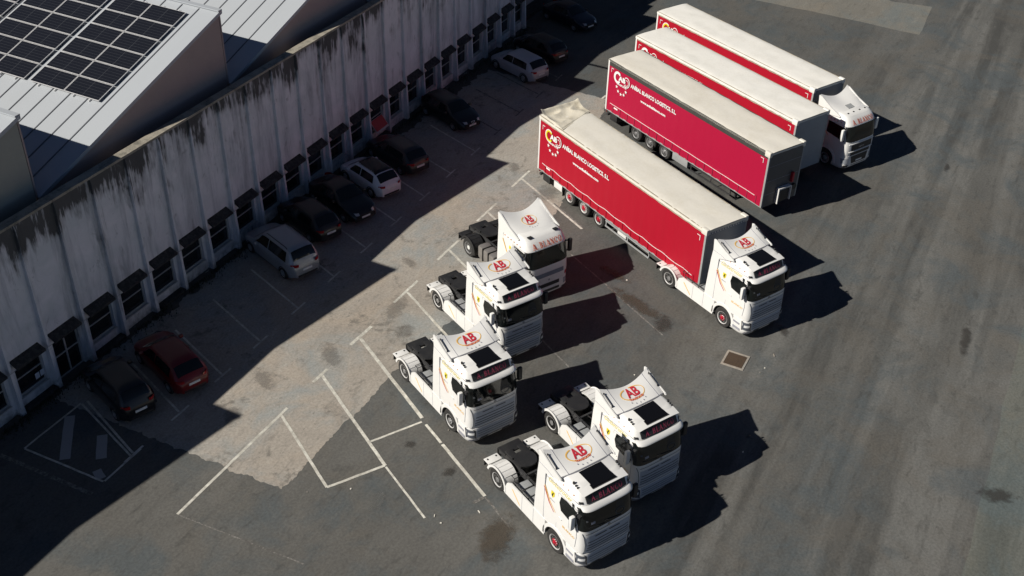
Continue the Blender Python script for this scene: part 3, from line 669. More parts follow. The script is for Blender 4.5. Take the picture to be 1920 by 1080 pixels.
# ---------------------------------------------------------------- globe type tractor (white high roof with lightbox)
VL = [(1.12, 2.98, 5.32, 1.225), (1.4, 2.98, 5.34, 1.235), (2.2, 2.98, 5.29, 1.24), (2.5, 2.98, 5.25, 1.235), (3.25, 3.0, 5.10, 1.19), (3.45, 3.0, 5.0, 1.165), (3.7, 3.02, 4.84, 1.11), (3.82, 3.05, 4.68, 1.03), (3.87, 3.1, 4.5, .93)]
def tractor_high(label, loc, rz, group, front_hub='red_hub'):
    r = thing('tractor_unit', label, 'lorry cab', loc, rz, group)
    obj('cab', shell(VL), 'white_paint', r, angle=40)
    bl = [(.30, 4.50, 5.16, 1.17), (.36, 4.48, 5.26, 1.20), (.55, 4.46, 5.36, 1.235), (.95, 4.46, 5.37, 1.245), (1.118, 4.46, 5.34, 1.235)]
    obj('bumper', shell(bl), 'white_paint', r)
    for s in (-1, 1):
        a = arch(MB(), 3.8, .55, .60, .74, s * 1.08, s * 1.25, radians(-8), radians(188))
        a.box(3.0, 3.18, s * 1.1, s * 1.245, .5, 1.13, .015)
        obj('wheel_arch', a, 'white_paint', r)
        obj('arch_liner', arch(MB(), 3.8, .55, .57, .598, s * .8, s * 1.235, 0, pi), 'black_plastic', r)
        # side skirt with panel seams
        sk = MB().prism([(.58, .34), (3.16, .34), (3.16, 1.16), (.98, 1.16), (.72, .98), (.62, .7)], 'y', s * 1.20, s * 1.25)
        obj('side_skirt', sk, 'white_paint', r)
        obj('skirt_stripe', MB().prism([(1.05, .95), (1.12, .95), (1.62, .5), (1.56, .5)], 'y', s * 1.252, s * 1.256), 'yellow_red', r)
        obj('skirt_seams', MB().box(1.72, 1.735, s * 1.2505, s * 1.254, .38, 1.12).box(2.45, 2.465, s * 1.2505, s * 1.254, .38, 1.12), 'text_grey', r)
        # collar fairing behind the cab
        fp = [(2.46, 1.16), (3.04, 1.16), (3.04, 3.45), (3.95, 3.80), (3.9, 3.86), (3.3, 4.05), (2.7, 4.3), (2.58, 4.28), (2.62, 3.75), (2.56, 3.2)]
        o = obj('side_fairing', MB().prism(fp, 'y', s * 1.19, s * 1.235), 'white_paint', r, angle=25)
        obj('fairing_seam', MB().tube([(2.63, s * 1.237, 3.72), (3.15, s * 1.237, 3.70), (3.5, s * 1.237, 3.62)], .009, 4).tube([(3.045, s * 1.238, 1.2), (3.045, s * 1.238, 3.4)], .009, 4), 'text_grey', o)
        obj('roof_rail', MB().tube([(2.95, s * 1.12, 4.24), (3.5, s * 1.13, 4.03)], .022, 6).cyl((2.95, s * 1.12, 4.1), (2.95, s * 1.12, 4.27), .03, 6).cyl((3.5, s * 1.13, 3.9), (3.5, s * 1.13, 4.06), .03, 6), 'black_plastic', o)
        sw = side_poly(VL, [(3.92, 2.72), (4.05, 2.42), (4.93, 2.30), (4.87, 3.05), (4.3, 3.10), (3.98, 3.05)], s)
        d = obj('side_window', sw, 'glass_dark', r, smooth=False)
        obj('seat', MB().box(4.15, 4.5, s * .75, s * 1.0, 2.3, 2.9, .08), 'tank', d)
        obj('door_seam', MB().tube([(x, s * (lerp_levels(VL, z)[3] + .003), z) for x, z in ((3.82, 1.35), (3.82, 3.12), (4.9, 3.14), (5.0, 1.9), (4.95, 1.35))], .007, 4), 'text_grey', r)
        obj('door_handle', MB().box(3.95, 4.15, s * 1.24, s * 1.265, 1.98, 2.04, .008), 'white_plain', r)
        # side markings
        gl = text2d('Globetrotter', .0, .25)
        sg = -1 if s > 0 else 1
        def side_at(x0, x1, z0, z1, drop=0.):
            if s < 0: return lambda u, v: (x0 + (x1 - x0) * u, s * (lerp_levels(VL, z0 + (z1 - z0) * v)[3] + .012), z0 + (z1 - z0) * v - drop * u)
            return lambda u, v: (x1 - (x1 - x0) * u, s * (lerp_levels(VL, z0 + (z1 - z0) * v)[3] + .012), z0 + (z1 - z0) * v - drop * u * -1 * 0)
        obj('lettering', put(gl, side_at(3.2, 4.55, 3.22, 3.42, .0)), 'text_yellow', r)
        sh = MB().add([(x, s * (lerp_levels(VL, z)[3] + .012), z) for x, z in ((3.42, 2.92), (3.62, 2.92), (3.62, 2.74), (3.52, 2.62), (3.42, 2.74))], [(0, 1, 2, 3, 4)])
        so_ = obj('shield_badge', sh, 'shield', r, smooth=False)
        obj('horse_mark', MB().add([(x, s * (lerp_levels(VL, z)[3] + .018), z) for x, z in ((3.50, 2.68), (3.55, 2.70), (3.54, 2.78), (3.58, 2.86), (3.53, 2.89), (3.49, 2.80), (3.47, 2.75))], [tuple(range(7))]), 'black_plastic', so_, smooth=False)
        obj('lettering', put(text2d('Motors', .01), side_at(3.40, 3.68, 2.48, 2.54)), 'text_grey', r)
        obj('swoosh', put(([(0, 1), (.06, 1), (.55, .35), (1, 0), (.94, 0), (.48, .33)], [(0, 1, 2, 5), (5, 2, 3, 4)]), lambda u, v: (3.02 + .75 * u, s * 1.248, 2.05 + .85 * v)), 'oval', r)
        obj('swoosh', put(([(0, .92), (.05, .92), (.5, .3), (.9, -.04), (.85, -.04), (.45, .27)], [(0, 1, 2, 5), (5, 2, 3, 4)]), lambda u, v: (3.0 + .75 * u, s * 1.251, 2.03 + .85 * v)), 'text_red', r)
        obj('lettering', put(text2d('BLANCO', .01), side_at(4.2, 4.9, 1.70, 1.80)), 'oval', r)
        dots = MB()
        for k in range(5): dots.box(3.35 + k * .3, 3.39 + k * .3, s * 1.115, s * 1.15, 3.58 + .0 * k, 3.61)
        obj('marker_lamps', dots, 'orange_lens', r)
        # headlamp on the corner
        hl = front_patch(bl, .66, 1.08, s * .93, s * 1.225, .012, 8, 3, shape=lambda u, v, z, b: (z - .06 * (1 - u) * (1 if True else 0), b))
        h_ = obj('headlight', hl, 'lamp_dark', r)
        obj('headlight_strip', front_patch(bl, .80, .93, s * 1.0, s * 1.2, .018, 6, 1), 'text_white', h_)
        obj('headlight_frame', MB().tube([front_pt(bl, z, b, .02) for z, b in ((.6, s * .92), (.64, s * 1.22), (1.1, s * 1.225), (1.06, s * 1.0), (.6, s * .92))], .014, 5), 'black_plastic', h_)
        obj('fog_light', front_patch(bl, .40, .54, s * .8, s * 1.16, .01, 6, 1), 'text_grey', r)
        obj('steps', MB().box(4.5, 4.95, s * 1.245, s * 1.252, .5, .62).box(4.5, 4.9, s * 1.245, s * 1.252, .8, .9), 'text_grey', r)
        obj('corner_seam', MB().tube([front_pt(VL, z, s * b, .012) for z, b in ((2.16, 1.12), (1.95, 1.06), (1.6, 1.02), (1.3, 1.03), (1.14, 1.08))], .012, 5), 'slat_grey', r)
        obj('bumper_intake', front_patch(bl, .42, .56, s * .35, s * .75, .014, 6, 1), 'black_plastic', r)
        obj('roof_bead', MB().tube([(3.05, s * 1.195, 3.33), (4.0, s * 1.18, 3.40), (4.9, s * 1.15, 3.42)], .010, 4), 'text_grey', r)
        # roof horns and clamps
        hn = MB().box(4.28, 4.36, s * .93, s * 1.0, 3.84, 3.95, .02).box(4.42, 4.47, s * .93, s * 1.0, 3.83, 3.90, .015).box(4.52, 4.57, s * .93, s * 1.0, 3.81, 3.88, .015)
        obj('roof_clips', hn, 'black_plastic', r)
        obj('corner_lamp', front_patch(VL, 3.40, 3.48, s * .98, s * 1.10, .02, 4, 1), 'black_plastic', r)
    # windscreen
    ws = front_patch(VL, 2.28, 3.26, -1.205, 1.205, .012, 40, 6, shape=lambda u, v, z, b: (z - (.0 if v > .5 else .05 * (1 - abs(2 * u - 1) ** 4) * (1 - 2 * v)), b))
    w_ = obj('windscreen', ws, 'glass_dark', r)
    obj('wiper', MB().tube([front_pt(VL, 2.30, .55, .03), front_pt(VL, 2.42, -.2, .03)], .012, 5).tube([front_pt(VL, 2.30, -.2, .03), front_pt(VL, 2.42, -.9, .03)], .012, 5), 'black_plastic', w_)
    obj('dash_papers', front_patch(VL, 2.50, 2.60, -.80, -.62, .016, 3, 2), 'text_grey', w_)
    obj('steering_wheel', MB().tube([front_pt(VL, 2.52 + .13 * sin(a_ * pi / 8), .5 + .2 * cos(a_ * pi / 8), .016) for a_ in range(17)], .012, 4), 'interior_grey', w_)
    obj('seat_back', front_patch(VL, 2.55, 2.95, .28, .72, .0125, 6, 4, shape=lambda u, v, z, b: (z, .5 + (b - .5) * (1 - .4 * v * v))), 'black_plastic', w_)
    obj('window_dot', front_patch(VL, 2.66, 2.74, -.98, -.9, .02, 3, 2), 'interior_grey', w_)
    # sun visor bar
    vb = MB(); K = 26; rings = []
    for i in range(K + 1):
        b = -1.12 + 2.24 * i / K; p = Vector(front_pt(VL, 3.3, b, .0))
        rings.append([(p.x + .02, b, 3.37), (p.x + .20, b, 3.30), (p.x + .22, b, 3.22), (p.x + .18, b, 3.22), (p.x + .02, b, 3.30)])
    obj('sun_visor', vb.loft(rings), 'white_paint', r, angle=60)
    lb = MB(); rings = []
    for i in range(17):
        b = -.88 + 1.76 * i / 16; q = (b / .88) ** 2
        rings.append([(4.93 - .05 * q, b, 3.38), (5.10 - .06 * q, b, 3.40), (4.93 - .05 * q, b, 3.70), (4.88 - .05 * q, b, 3.66)])
    sg_ = obj('light_box', lb.loft(rings), 'black_plastic', r)
    def signf(u, v):
        b = .70 - 1.40 * (1 - u) if False else -.70 + 1.40 * u; q = (b / .88) ** 2
        t = .16 + .66 * v; return (5.10 - .06 * q + (4.93 - 5.10) * t + .012, b, 3.40 + .30 * t + .012)
    obj('lettering', serif_on(signf, 'A. BLANCO', .2), 'text_pink', sg_)
    obj('roof_hatch', MB().grid(6, 6, lambda u, v: (3.98 + .84 * u, -.5 + 1.0 * v, 3.884 - .035 * u * u)).box(3.96, 4.86, -.53, .53, 3.80, 3.835), 'skylight', r)
    # raise the roof around the hatch
    rf = MB().grid(10, 10, lambda u, v: (3.6 + 1.35 * u, -1.0 + 2.0 * v, 3.876 - .05 * u * u - .04 * abs(2 * v - 1) ** 4 - (.05 * max(0, u - .75) * 4)))
    obj('roof_panel', rf, 'white_paint', r)
    P, mb = deflector(r, 2.92, 3.92, 4.10, 4.34, 3.92, 1.17)
    obj('roof_deflector', mb, 'white_paint', r, angle=50)
    emblem(r, P, .42, .62, .46)
    jn = MB()
    for v in (.13, .87): jn.tube([(P(i / 8, v)[0], P(i / 8, v)[1], P(i / 8, v)[2] + .004) for i in range(9)], .010, 4)
    jn.tube([(P(1, v / 12)[0] + .02, P(1, v / 12)[1], P(1, v / 12)[2] - .02) for v in range(13)], .014, 4)
    obj('deflector_seam', jn, 'text_grey', r)
    # grille
    obj('grille', front_patch(VL, 1.2, 1.95, -.98, .98, .008, 24, 4), 'grille_grey', r)
    obj('lower_grille', front_patch(bl, .62, 1.08, -.9, .9, .008, 24, 3), 'grille_grey', r)
    gs = MB()
    for z, w1 in ((1.28, .95), (1.40, .95), (1.52, .93), (1.66, .92)):
        gs.grid(20, 1, lambda u, v, z=z, w1=w1: front_pt(VL, z + .045 * v, -w1 + 2 * w1 * u, .013))
    for z, w1 in ((.70, .82), (.82, .84), (.94, .86), (.56, .7)):
        gs.grid(20, 1, lambda u, v, z=z, w1=w1: front_pt(bl, z + .03 * v, -w1 + 2 * w1 * u, .013))
    obj('grille_slats', gs, 'slat_grey', r)
    g2 = MB()
    for a, b in ((-.62, -.1), (.02, .5)): g2.grid(6, 1, lambda u, v, a=a, b=b: front_pt(VL, 1.86 + .04 * v, a + (b - a) * u, .018))
    g2.grid(20, 1, lambda u, v: front_pt(VL, 2.08 + .02 * v, -1.0 + 2.0 * u, .012))
    obj('grille_slots', g2, 'black_plastic', r)
    obj('bumper_seam', MB().grid(24, 1, lambda u, v: front_pt(VL, 1.125 + .02 * v, -1.2 + 2.4 * u, .010)), 'slat_grey', r)
    obj('badge', MB().loft([[front_pt(VL, 2.14 + .06 * sin(2 * pi * i / 12), .06 * cos(2 * pi * i / 12), o_) for i in range(12)] for o_ in (.0, .03)]), 'steel', r)
    obj('number_plate', front_patch(bl, .44, .55, -.26, .26, .016, 6, 1), 'text_white', r)
    tyres_and_frame(r, front_hub=front_hub); fenders(r, 'white_paint')
    for s in (-1, 1):
        for k in range(3): obj('catwalk_plate', MB().box(1.05 + k * .45, 1.43 + k * .45, s * .52, s * 1.1, .98, 1.08 + .02 * k, .05), 'galv', r)
    for s in (-1, 1):
        obj('catwalk_rail', MB().tube([(1.0, s * 1.12, 1.2), (2.35, s * 1.12, 1.2)], .03), 'black_plastic', r)
        obj('handrail', MB().tube([(1.0, s * 1.1, 1.35), (1.0, s * .7, 1.35), (.8, s * .7, 1.35), (.8, s * 1.1, 1.35), (1.0, s * 1.1, 1.35)], .016).cyl((1.0, s * 1.1, 1.36), (1.0, s * 1.1, 1.1), .014, 5), 'black_plastic', r)
    mirror(r, 4.92, 2.38, 3.02, 1.20, far='black_plastic')
    obj('corner_mirror', MB().box(5.05, 5.2, -1.32, -1.2, 3.0, 3.14, .03), 'black_plastic', r)
    return r
H0 = radians(-118.0)
G1 = 'white high roof tractor units'
tA = tractor_high('white tractor unit with black roof hatch hitched to the nearest red trailer', (22.758, -20.944, 0), radians(-117.69), G1)
dup(tA, (6.575, -19.912, 0), radians(-118.03), 'white tractor unit nearest the camera, lowest in the photo, with no trailer', G1)
dup(tA, (10.545, -20.37, 0), H0, 'white tractor unit without trailer just behind and right of the lowest one', G1)
t3_ = dup(tA, (10.428, -13.285, 0), radians(-118.3), 'white tractor unit without trailer at the left end of the upper row of three', G1)
dup(tA, (15.615, -11.94, 0), H0, 'white tractor unit without trailer in the middle of the upper row of three', G1)
for ch in t3_.children:
    for q in ch.children:
        if q.name.startswith('hub'): q.material_slots[0].link = 'OBJECT'; q.material_slots[0].material = M['steel']
# ---------------------------------------------------------------- tractor with plain white header (upper row, right)
RL = [(1.12, 3.0, 5.20, 1.20), (1.5, 3.0, 5.23, 1.22), (2.05, 3.0, 5.18, 1.225), (2.3, 3.0, 5.14, 1.22), (2.92, 3.02, 5.02, 1.19), (3.0, 3.02, 5.0, 1.18), (3.28, 3.05, 4.78, 1.13), (3.42, 3.05, 4.58, 1.06), (3.46, 3.1, 4.4, .98)]
def tractor_plain(label, loc, rz, man=False):
    r = thing('tractor_unit', label, 'lorry cab', loc, rz)
    LV = RL
    obj('cab', shell(LV), 'white_paint', r, angle=40)
    bl = [(.30, 4.50, 5.06, 1.15), (.36, 4.48, 5.16, 1.18), (.55, 4.46, 5.24, 1.22), (1.118, 4.46, 5.21, 1.21)]
    obj('bumper', shell(bl), 'white_paint', r)
    for s in (-1, 1):
        a = arch(MB(), 3.8, .55, .60, .74, s * 1.06, s * 1.235, radians(-8), radians(188)); a.box(3.0, 3.18, s * 1.08, s * 1.23, .6, 1.13, .015)
        obj('wheel_arch', a, 'white_paint', r)
        obj('arch_liner', arch(MB(), 3.8, .55, .57, .598, s * .8, s * 1.22, 0, pi), 'black_plastic', r)
        fp = [(2.55, 1.16), (3.04, 1.16), (3.04, 3.1), (4.2, 3.30), (4.3, 3.36), (3.5, 3.62), (2.75, 3.98), (2.55, 4.0), (2.62, 3.3)]
        obj('side_fairing', MB().prism(fp, 'y', s * 1.14, s * 1.20), 'white_paint', r, angle=25)
        sw = side_poly(LV, [(3.55 if man else 3.95, 2.86), (3.55 if man else 4.0, 2.16), (4.88, 2.02), (4.82, 2.84)], s)
        obj('side_window', sw, 'glass_dark', r, smooth=False)
        obj('door_seam', MB().tube([(x, s * (lerp_levels(LV, z)[3] + .003), z) for x, z in ((3.82, 1.35), (3.82, 2.9), (4.88, 2.92), (4.95, 1.8), (4.9, 1.35))], .007, 4), 'text_grey', r)
        obj('headlight', front_patch(bl, .66, .98, s * .86, s * 1.20, .012, 8, 3), 'lamp_glass', r)
        obj('fog_light', front_patch(bl, .40, .56, s * .8, s * 1.12, .01, 6, 1), 'black_plastic', r)
        obj('swoosh', put(([(0, 1), (.07, 1), (.55, .35), (1, 0), (.94, 0), (.46, .33)], [(0, 1, 2, 5), (5, 2, 3, 4)]), lambda u, v: (3.0 + .75 * u, s * 1.232, 1.95 + .85 * v)), 'yellow_red', r)
        if not man: obj('shield_badge', MB().add([(x, s * (lerp_levels(LV, z)[3] + .012), z) for x, z in ((3.56, 2.66), (3.70, 2.66), (3.70, 2.52), (3.63, 2.44), (3.56, 2.52))], [(0, 1, 2, 3, 4)]), 'shield', r, smooth=False)
        dots = MB()
        for k in range(6): dots.box(3.15 + k * .25, 3.19 + k * .25, s * 1.19, s * 1.215, 3.02, 3.06)
        obj('marker_lamps', dots, 'orange_lens', r)
    obj('windscreen', front_patch(LV, 2.06, 2.92, -1.17, 1.17, .012, 40, 6, shape=lambda u, v, z, b: (z - (.0 if v > .5 else .05 * (1 - abs(2 * u - 1) ** 4) * (1 - 2 * v)), b)), 'glass_dark', r)
    hd = obj('header', front_patch(LV, 2.94, 3.40, -1.12, 1.12, .02, 30, 6), 'white_paint', r)
    obj('lettering', serif_on(lambda u, v: front_pt(LV, 3.03 + .23 * v, -.82 + 1.66 * u, .055)), 'text_orange', hd)
    P, mb = deflector(r, 2.78, 4.25, 3.78, 4.06, 3.42, 1.13, swoop=.22)
    obj('roof_deflector', mb, 'white_paint', r, angle=50)
    if man:
        obj('roof_hatch', put(([(0, 0), (1, 0), (1, 1), (0, 1)], [(0, 1, 2, 3)]), lambda u, v: (lambda p: (p[0], p[1], p[2] + .02))(P(.62 + .22 * u, .40 + .22 * v))), 'galv', r)
        lm = MB()
        for b in (-.7, -.25, .25, .7): lm.box(4.35, 4.42, b - .04, b + .04, 3.44, 3.5, .01)
        obj('roof_lamps', lm, 'black_plastic', r)
        obj('upper_grille', front_patch(LV, 1.45, 1.82, -.82, .88, .012, 20, 3), 'black_plastic', r)
        obj('lettering', put(text2d('MAN', .03), lambda u, v: front_pt(LV, 1.56 + .09 * v, -.22 + .44 * u, .022)), 'steel', r)
        obj('lower_grille', front_patch(bl, .48, 1.08, -.72, .72, .012, 20, 3, shape=lambda u, v, z, b: (z, b * (.8 + .2 * v))), 'black_plastic', r)
        obj('mid_grille', front_patch(LV, 1.13, 1.34, -.8, .8, .012, 20, 2), 'black_plastic', r)
        obj('grille_frame', MB().tube([front_pt(LV, 1.40, -.95 + 1.9 * i / 12, .02) for i in range(13)], .03).tube([front_pt(LV, 1.88, -1.0 + 2.0 * i / 12, .02) for i in range(13)], .03), 'white_paint', r)
    else:
        emblem(r, P, .45, .42, .34)
        obj('roof_lamps', MB().box(4.45, 4.62, .62, .86, 3.44, 3.49, .02).box(4.45, 4.62, -.86, -.62, 3.44, 3.49, .02), 'black_plastic', r)
        obj('upper_grille', front_patch(LV, 1.42, 1.66, -.85, .85, .012, 20, 2), 'slate_front', r)
        obj('lower_grille', front_patch(bl, .82, 1.02, -.62, .62, .012, 20, 2), 'black_plastic', r)
        obj('bumper_slot', front_patch(bl, .50, .66, -.62, .62, .012, 20, 2), 'black_plastic', r)
        obj('badge', MB().add([front_pt(LV, z, b, .03) for b, z in ((0, 1.28), (-.07, 1.18), (0, 1.08 + .05), (.07, 1.18))], [(0, 1, 2, 3)]), 'steel', r, smooth=False)
        obj('warning_plate', front_patch(LV, 1.15, 1.38, .95, 1.15, .014, 3, 2), 'red_panel', r)
    obj('number_plate', front_patch(bl, .68, .78, -.26, .26, .020, 6, 1), 'text_white', r)
    tyres_and_frame(r, rear_rim='steel', front_hub='steel', rear_hub='white_plain'); fenders(r, 'black_plastic')
    for s in (-1, 1):
        tk = MB()
        for k, (a, b) in enumerate(((.78, 1.22), (1.25, 1.7), (1.73, 2.2))): tk.box(a, b, s * .55, s * 1.18, .38, 1.12, .14)
        tt = obj('fuel_tank', tk, 'tank', r)
        obj('tank_straps', MB().box(1.215, 1.255, s * .54, s * 1.195, .37, 1.13, .02).box(1.695, 1.735, s * .54, s * 1.195, .37, 1.13, .02), 'black_plastic', tt)
    mirror(r, 4.85, 2.15, 2.85, 1.2, 'white_paint' if man else 'black_plastic')
    return r
tractor_plain('white tractor unit with black rear mudguards and orange lettering over the windscreen', (20.305, -11.03, 0), H0)
tractor_plain('white tractor unit with dark slatted grille hitched to the farthest red trailer', (40.525, -21.217, 0), -2.0498, man=True)
# ---------------------------------------------------------------- trailers
TL, TW, TH, TB = 13.63, 1.284, 4.2, .90
def trailer(label, loc, rz, curtain, tarp, front, hub='steel', fold=False, dark_edge=False, parked=False, gold=False, rail_sag=.07, group='red curtain sided trailers'):
    r = thing('curtain_trailer', label, 'trailer', loc, rz, group)
    def cur(s):
        def fn(u, v):
            x = .10 + (TL - .2) * u; z = TB + (TH - .22 - TB) * v
            y = s * (TW - .014 + .012 * sin(x * 9.1) * (.3 + .7 * (1 - v)) * .8 + .016 * noise.noise(Vector((x * .9, z * .6, s * 3))))
            return (x, y, z)
        mb = MB().grid(130, 8, fn); n0 = len(mb.v); mb.add([(p[0], p[1] - s * .05, p[2]) for p in mb.v[:n0]], [tuple(reversed(f)) for f in mb.f[:]])
        return mb
    for s in (-1, 1):
        c = obj('side_curtain', cur(s), curtain, r, angle=50)
        rp = MB(); pts = []
        for i in range(61):
            x = .45 + 12.6 * i / 60; z = 1.45 - .06 * (i / 60) - rail_sag * abs(sin(x * pi / 1.55)) * (1 if gold else .15); pts.append((x, s * (TW + .018), z))
        rp.tube(pts, .014, 4)
        obj('lashing_rope', rp, 'text_white', c)
        for i in range(19): x = .75 + i * .69; obj('strap', MB().box(x - .014, x + .014, s * (TW + .004), s * (TW + .022), TB + .02, 1.42), curtain if gold else 'text_pink', c, smooth=False)
        cm = MB()
        for x, d in ((.35, 1), (TL - .38, -1)): cm.box(x, x + d * .22, s * (TW + .014), s * (TW + .02), TH - .50, TH - .47).box(x, x + d * .03, s * (TW + .014), s * (TW + .02), TH - .74, TH - .50)
        obj('corner_marks', cm, 'text_white', c)
        # lettering on the sunny side and mirrored order on the other
        def at(x0, x1, z0, z1, off=.024):
            if s < 0: return lambda u, v: (x0 + (x1 - x0) * u, s * (TW + off), z0 + (z1 - z0) * v)
            return lambda u, v: (TL - x0 - (x1 - x0) * u, s * (TW + off), z0 + (z1 - z0) * v)
        obj('lettering', put(text2d('ANÍBAL BLANCO LOGISTICS, S.L.', .035), at(2.22, 6.3, 3.15, 3.50)), 'text_white', c)
        obj('lettering', put(text2d('www.anibalblanco.com', .045), at(3.2, 5.45, 2.68, 2.84)), 'text_white', c)
        obj('lettering', put(text2d('AB', .05), at(1.07, 1.72, 3.20, 3.52, .03)), 'text_white', c)
        obj('lettering', put(text2d('TRANSPORTES', .04), at(.92, 1.85, 2.90, 3.02)), 'text_white', c)
        def ring(cx, cz, rx, rz_, a0, a1, t, off):
            g = ([], []); n = 18
            for i in range(n + 1):
                a = a0 + (a1 - a0) * i / n; g[0].append((cx + rx * cos(a), cz + rz_ * sin(a))); g[0].append((cx + (rx - t) * cos(a), cz + (rz_ - t) * sin(a)))
            for i in range(n): g[1].append((2 * i, 2 * i + 1, 2 * i + 3, 2 * i + 2))
            return put(g, (lambda u, v: (u, s * (TW + off), v)) if s < 0 else (lambda u, v: (TL - u, s * (TW + off), v)))
        obj('logo_arc', ring(.98, 3.34, .33, .35, radians(40), radians(320), .12, .024), 'shield' if gold else 'text_white', c)
        obj('logo_arc', ring(.98, 3.34, .36, .38, radians(50), radians(300), .05, .028), 'text_white', c)
        obj('logo_arc', ring(1.82, 3.33, .29, .33, radians(-140), radians(130), .05, .024), 'text_white', c)
        obj('logo_arc', ring(1.84, 3.30, .16, .19, radians(-140), radians(130), .035, .024), 'text_white', c)
        sm = MB()
        for x, z in ((.95, 2.74), (1.11, 2.50), (1.38, 2.40), (1.65, 2.47), (1.82, 2.72)):
            g = star2d(x, z, .12); sm.add([(p[0] if s < 0 else TL - p[0], s * (TW + .024), p[1]) for p in g], [tuple(range(10))])
        obj('logo_stars', sm, 'text_white', c)
        obj('maker_tag', MB().box(.85, 1.2, s * (TW + .014), s * (TW + .02), 1.24, 1.33), 'text_white', c)
        # top edge rail
        obj('top_rail', MB().box(.02, TL - .02, s * (TW - .06), s * (TW + .005), TH - (.40 if dark_edge else .26), TH - .05, .01), 'dark_rail' if dark_edge else 'tarp_edge', r)
        if not dark_edge:
            eg = MB()
            for i in range(90):
                x = .1 + (TL - .2) * i / 90; eg.box(x, x + .152, s * (TW + .006), s * (TW + .012 + .004 * (i % 2)), TH - .27 - .025 * noise.noise(Vector((x * 2, s, 1))), TH - .17)
            obj('tarp_hem', eg, 'tarp_edge', r, smooth=False)
        obj('bottom_rail', MB().box(.0, TL, s * (TW - .10), s * (TW - .02), TB - .06, TB + .03), 'galv', r)
        for x, nm in ((.0, 'rear_post'), (TL - .12, 'front_post')):
            obj(nm, MB().box(x, x + .12, s * (TW - .08), s * (TW + .012), TB - .04, TH - .1, .012), 'white_plain' if x < 1 else 'galv', r)
    # roof tarp
    def rt(u, v):
        x = -.02 + (TL + .04) * u; y = -(TW + .015) + 2 * (TW + .015) * v
        q = 1 - abs(2 * v - 1) ** 6
        z = TH - .07 + .06 * q + .012 * noise.noise(Vector((x * .8, y * 1.5, 4))) + .006 * sin(x * pi / .62)
        if fold and x < 2.6:
            z += .05 * (1 - x / 2.6) * noise.noise(Vector((x * .9, y * .9, 2)))
        if fold and (v < .04 or v > .96): z += .03 * noise.noise(Vector((x * 4, 0, 3)))
        return (x, y, z)
    mb = MB().grid(150, 26, rt)
    n0 = len(mb.v); mb.add([(p[0], p[1], min(p[2] - .06, TH - .05)) for p in mb.v[:n0]], [tuple(reversed(f)) for f in mb.f[:]])
    # hanging edges
    for s in (-1, 1):
        if dark_edge: continue
        mb.grid(110, 1, lambda u, v, s=s: (-.02 + (TL + .04) * u, s * (TW + .016 + .004 * v), TH - .06 - v * (.13 + .03 * noise.noise(Vector((u * 40, s, 0))))) )
    mb.grid(30, 1, lambda u, v: (TL + .022, -TW + 2 * TW * u, TH - .05 - v * (.12 + .02 * noise.noise(Vector((u * 9, 7, 0))))))
    mb.grid(30, 1, lambda u, v: (-.024, -TW + 2 * TW * u, TH - .05 - v * .12))
    obj('roof_tarp', mb, tarp if not fold else 'tarp_cream', r, angle=70)
    if fold:
        m2 = MB()
        def ft(u, v):
            y = -TW + .02 + 2 * (TW - .02) * v; wl = 1.15 + .95 * (1 - v); x = -.01 + wl * u
            crease = noise.noise(Vector((x * .9 + y * .5, y * .7 - x * .5, 2))); fine = noise.noise(Vector((x * 2.2 - y, y * 2.6, 6)))
            z = TH + .03 + .20 * math.exp(-(x / .16) ** 2) + .10 * math.exp(-((1 - v) / .06) ** 2) * (1 - u) + .07 * math.exp(-(v / .06) ** 2) * (1 - u)
            z += .09 * (1 - abs(crease) * 3.2) * sin(pi * min(1, u)) + .025 * fine * (1 - u)
            if u > .96: z = TH - .005
            return (x, y, z)
        m2.grid(60, 50, ft); obj('folded_tarp', m2, 'tarp_old', r, angle=80)
    for s in (-1, 1): obj('corner_cap', MB().box(TL - .36, TL + .03, s * (TW - .16), s * (TW + .04), TH - .30, TH + .012, .05), tarp, r)
    fw = MB().box(TL - .06, TL - .012, -TW + .06, TW - .06, TB - .05, TH - .12)
    f_ = obj('front_wall', fw, front, r, smooth=False)
    sm = MB()
    for z in (1.6, 2.4, 3.3): sm.box(TL - .0115, TL - .006, -TW + .1, TW - .1, z, z + .02)
    obj('panel_joints', sm, 'text_grey', f_)
    if fold:
        lc = MB()
        for k in range(14): lc.box(TL - .008, TL + .002, -1.1 + k * .165, -1.05 + k * .165, TH - .28, TH - .22)
        obj('tarp_lacing', lc, 'text_white', f_)
    rd = MB().box(.0, .05, -TW + .08, TW - .08, TB, TH - .12); d_ = obj('rear_doors', rd, 'white_plain', r, smooth=False)
    hd = MB()
    for y in (-.6, -.3, .3, .6): hd.cyl((-.02, y, TB + .05), (-.02, y, TH - .2), .018, 6)
    obj('door_rods', hd, 'galv', d_)
    ch = MB()
    for s in (-1, 1): ch.box(.3, 13.4, s * .42, s * .54, TB - .30 if False else .62, TB - .02)
    for k in range(19): ch.box(.5 + k * .7, .56 + k * .7, -TW + .1, TW - .1, TB - .10, TB - .02)
    for k, x in enumerate((3.01, 4.32, 5.63)): ch.cyl((x, -.9, .5), (x, .9, .5), .07, 10); ch.box(x - .3, x + .1, -.62, -.5, .4, .62); ch.box(x - .3, x + .1, .5, .62, .4, .62)
    ch.box(.02, .16, -1.15, 1.15, .42, .54); ch.box(.1, .3, -.6, -.5, .5, .7); ch.box(.1, .3, .5, .6, .5, .7)
    ch.box(.05, TL - .05, -TW + .06, TW - .06, TB - .02, TB + .015)
    obj('chassis', ch, 'chassis', r)
    for x in (3.01, 4.32, 5.63):
        for s in (-1, 1):
            wheel(r, x, s * 1.24, r=.49, wdt=.38, rim='steel' if not gold else 'chrome', hub=hub, side=s, hubr=.085)
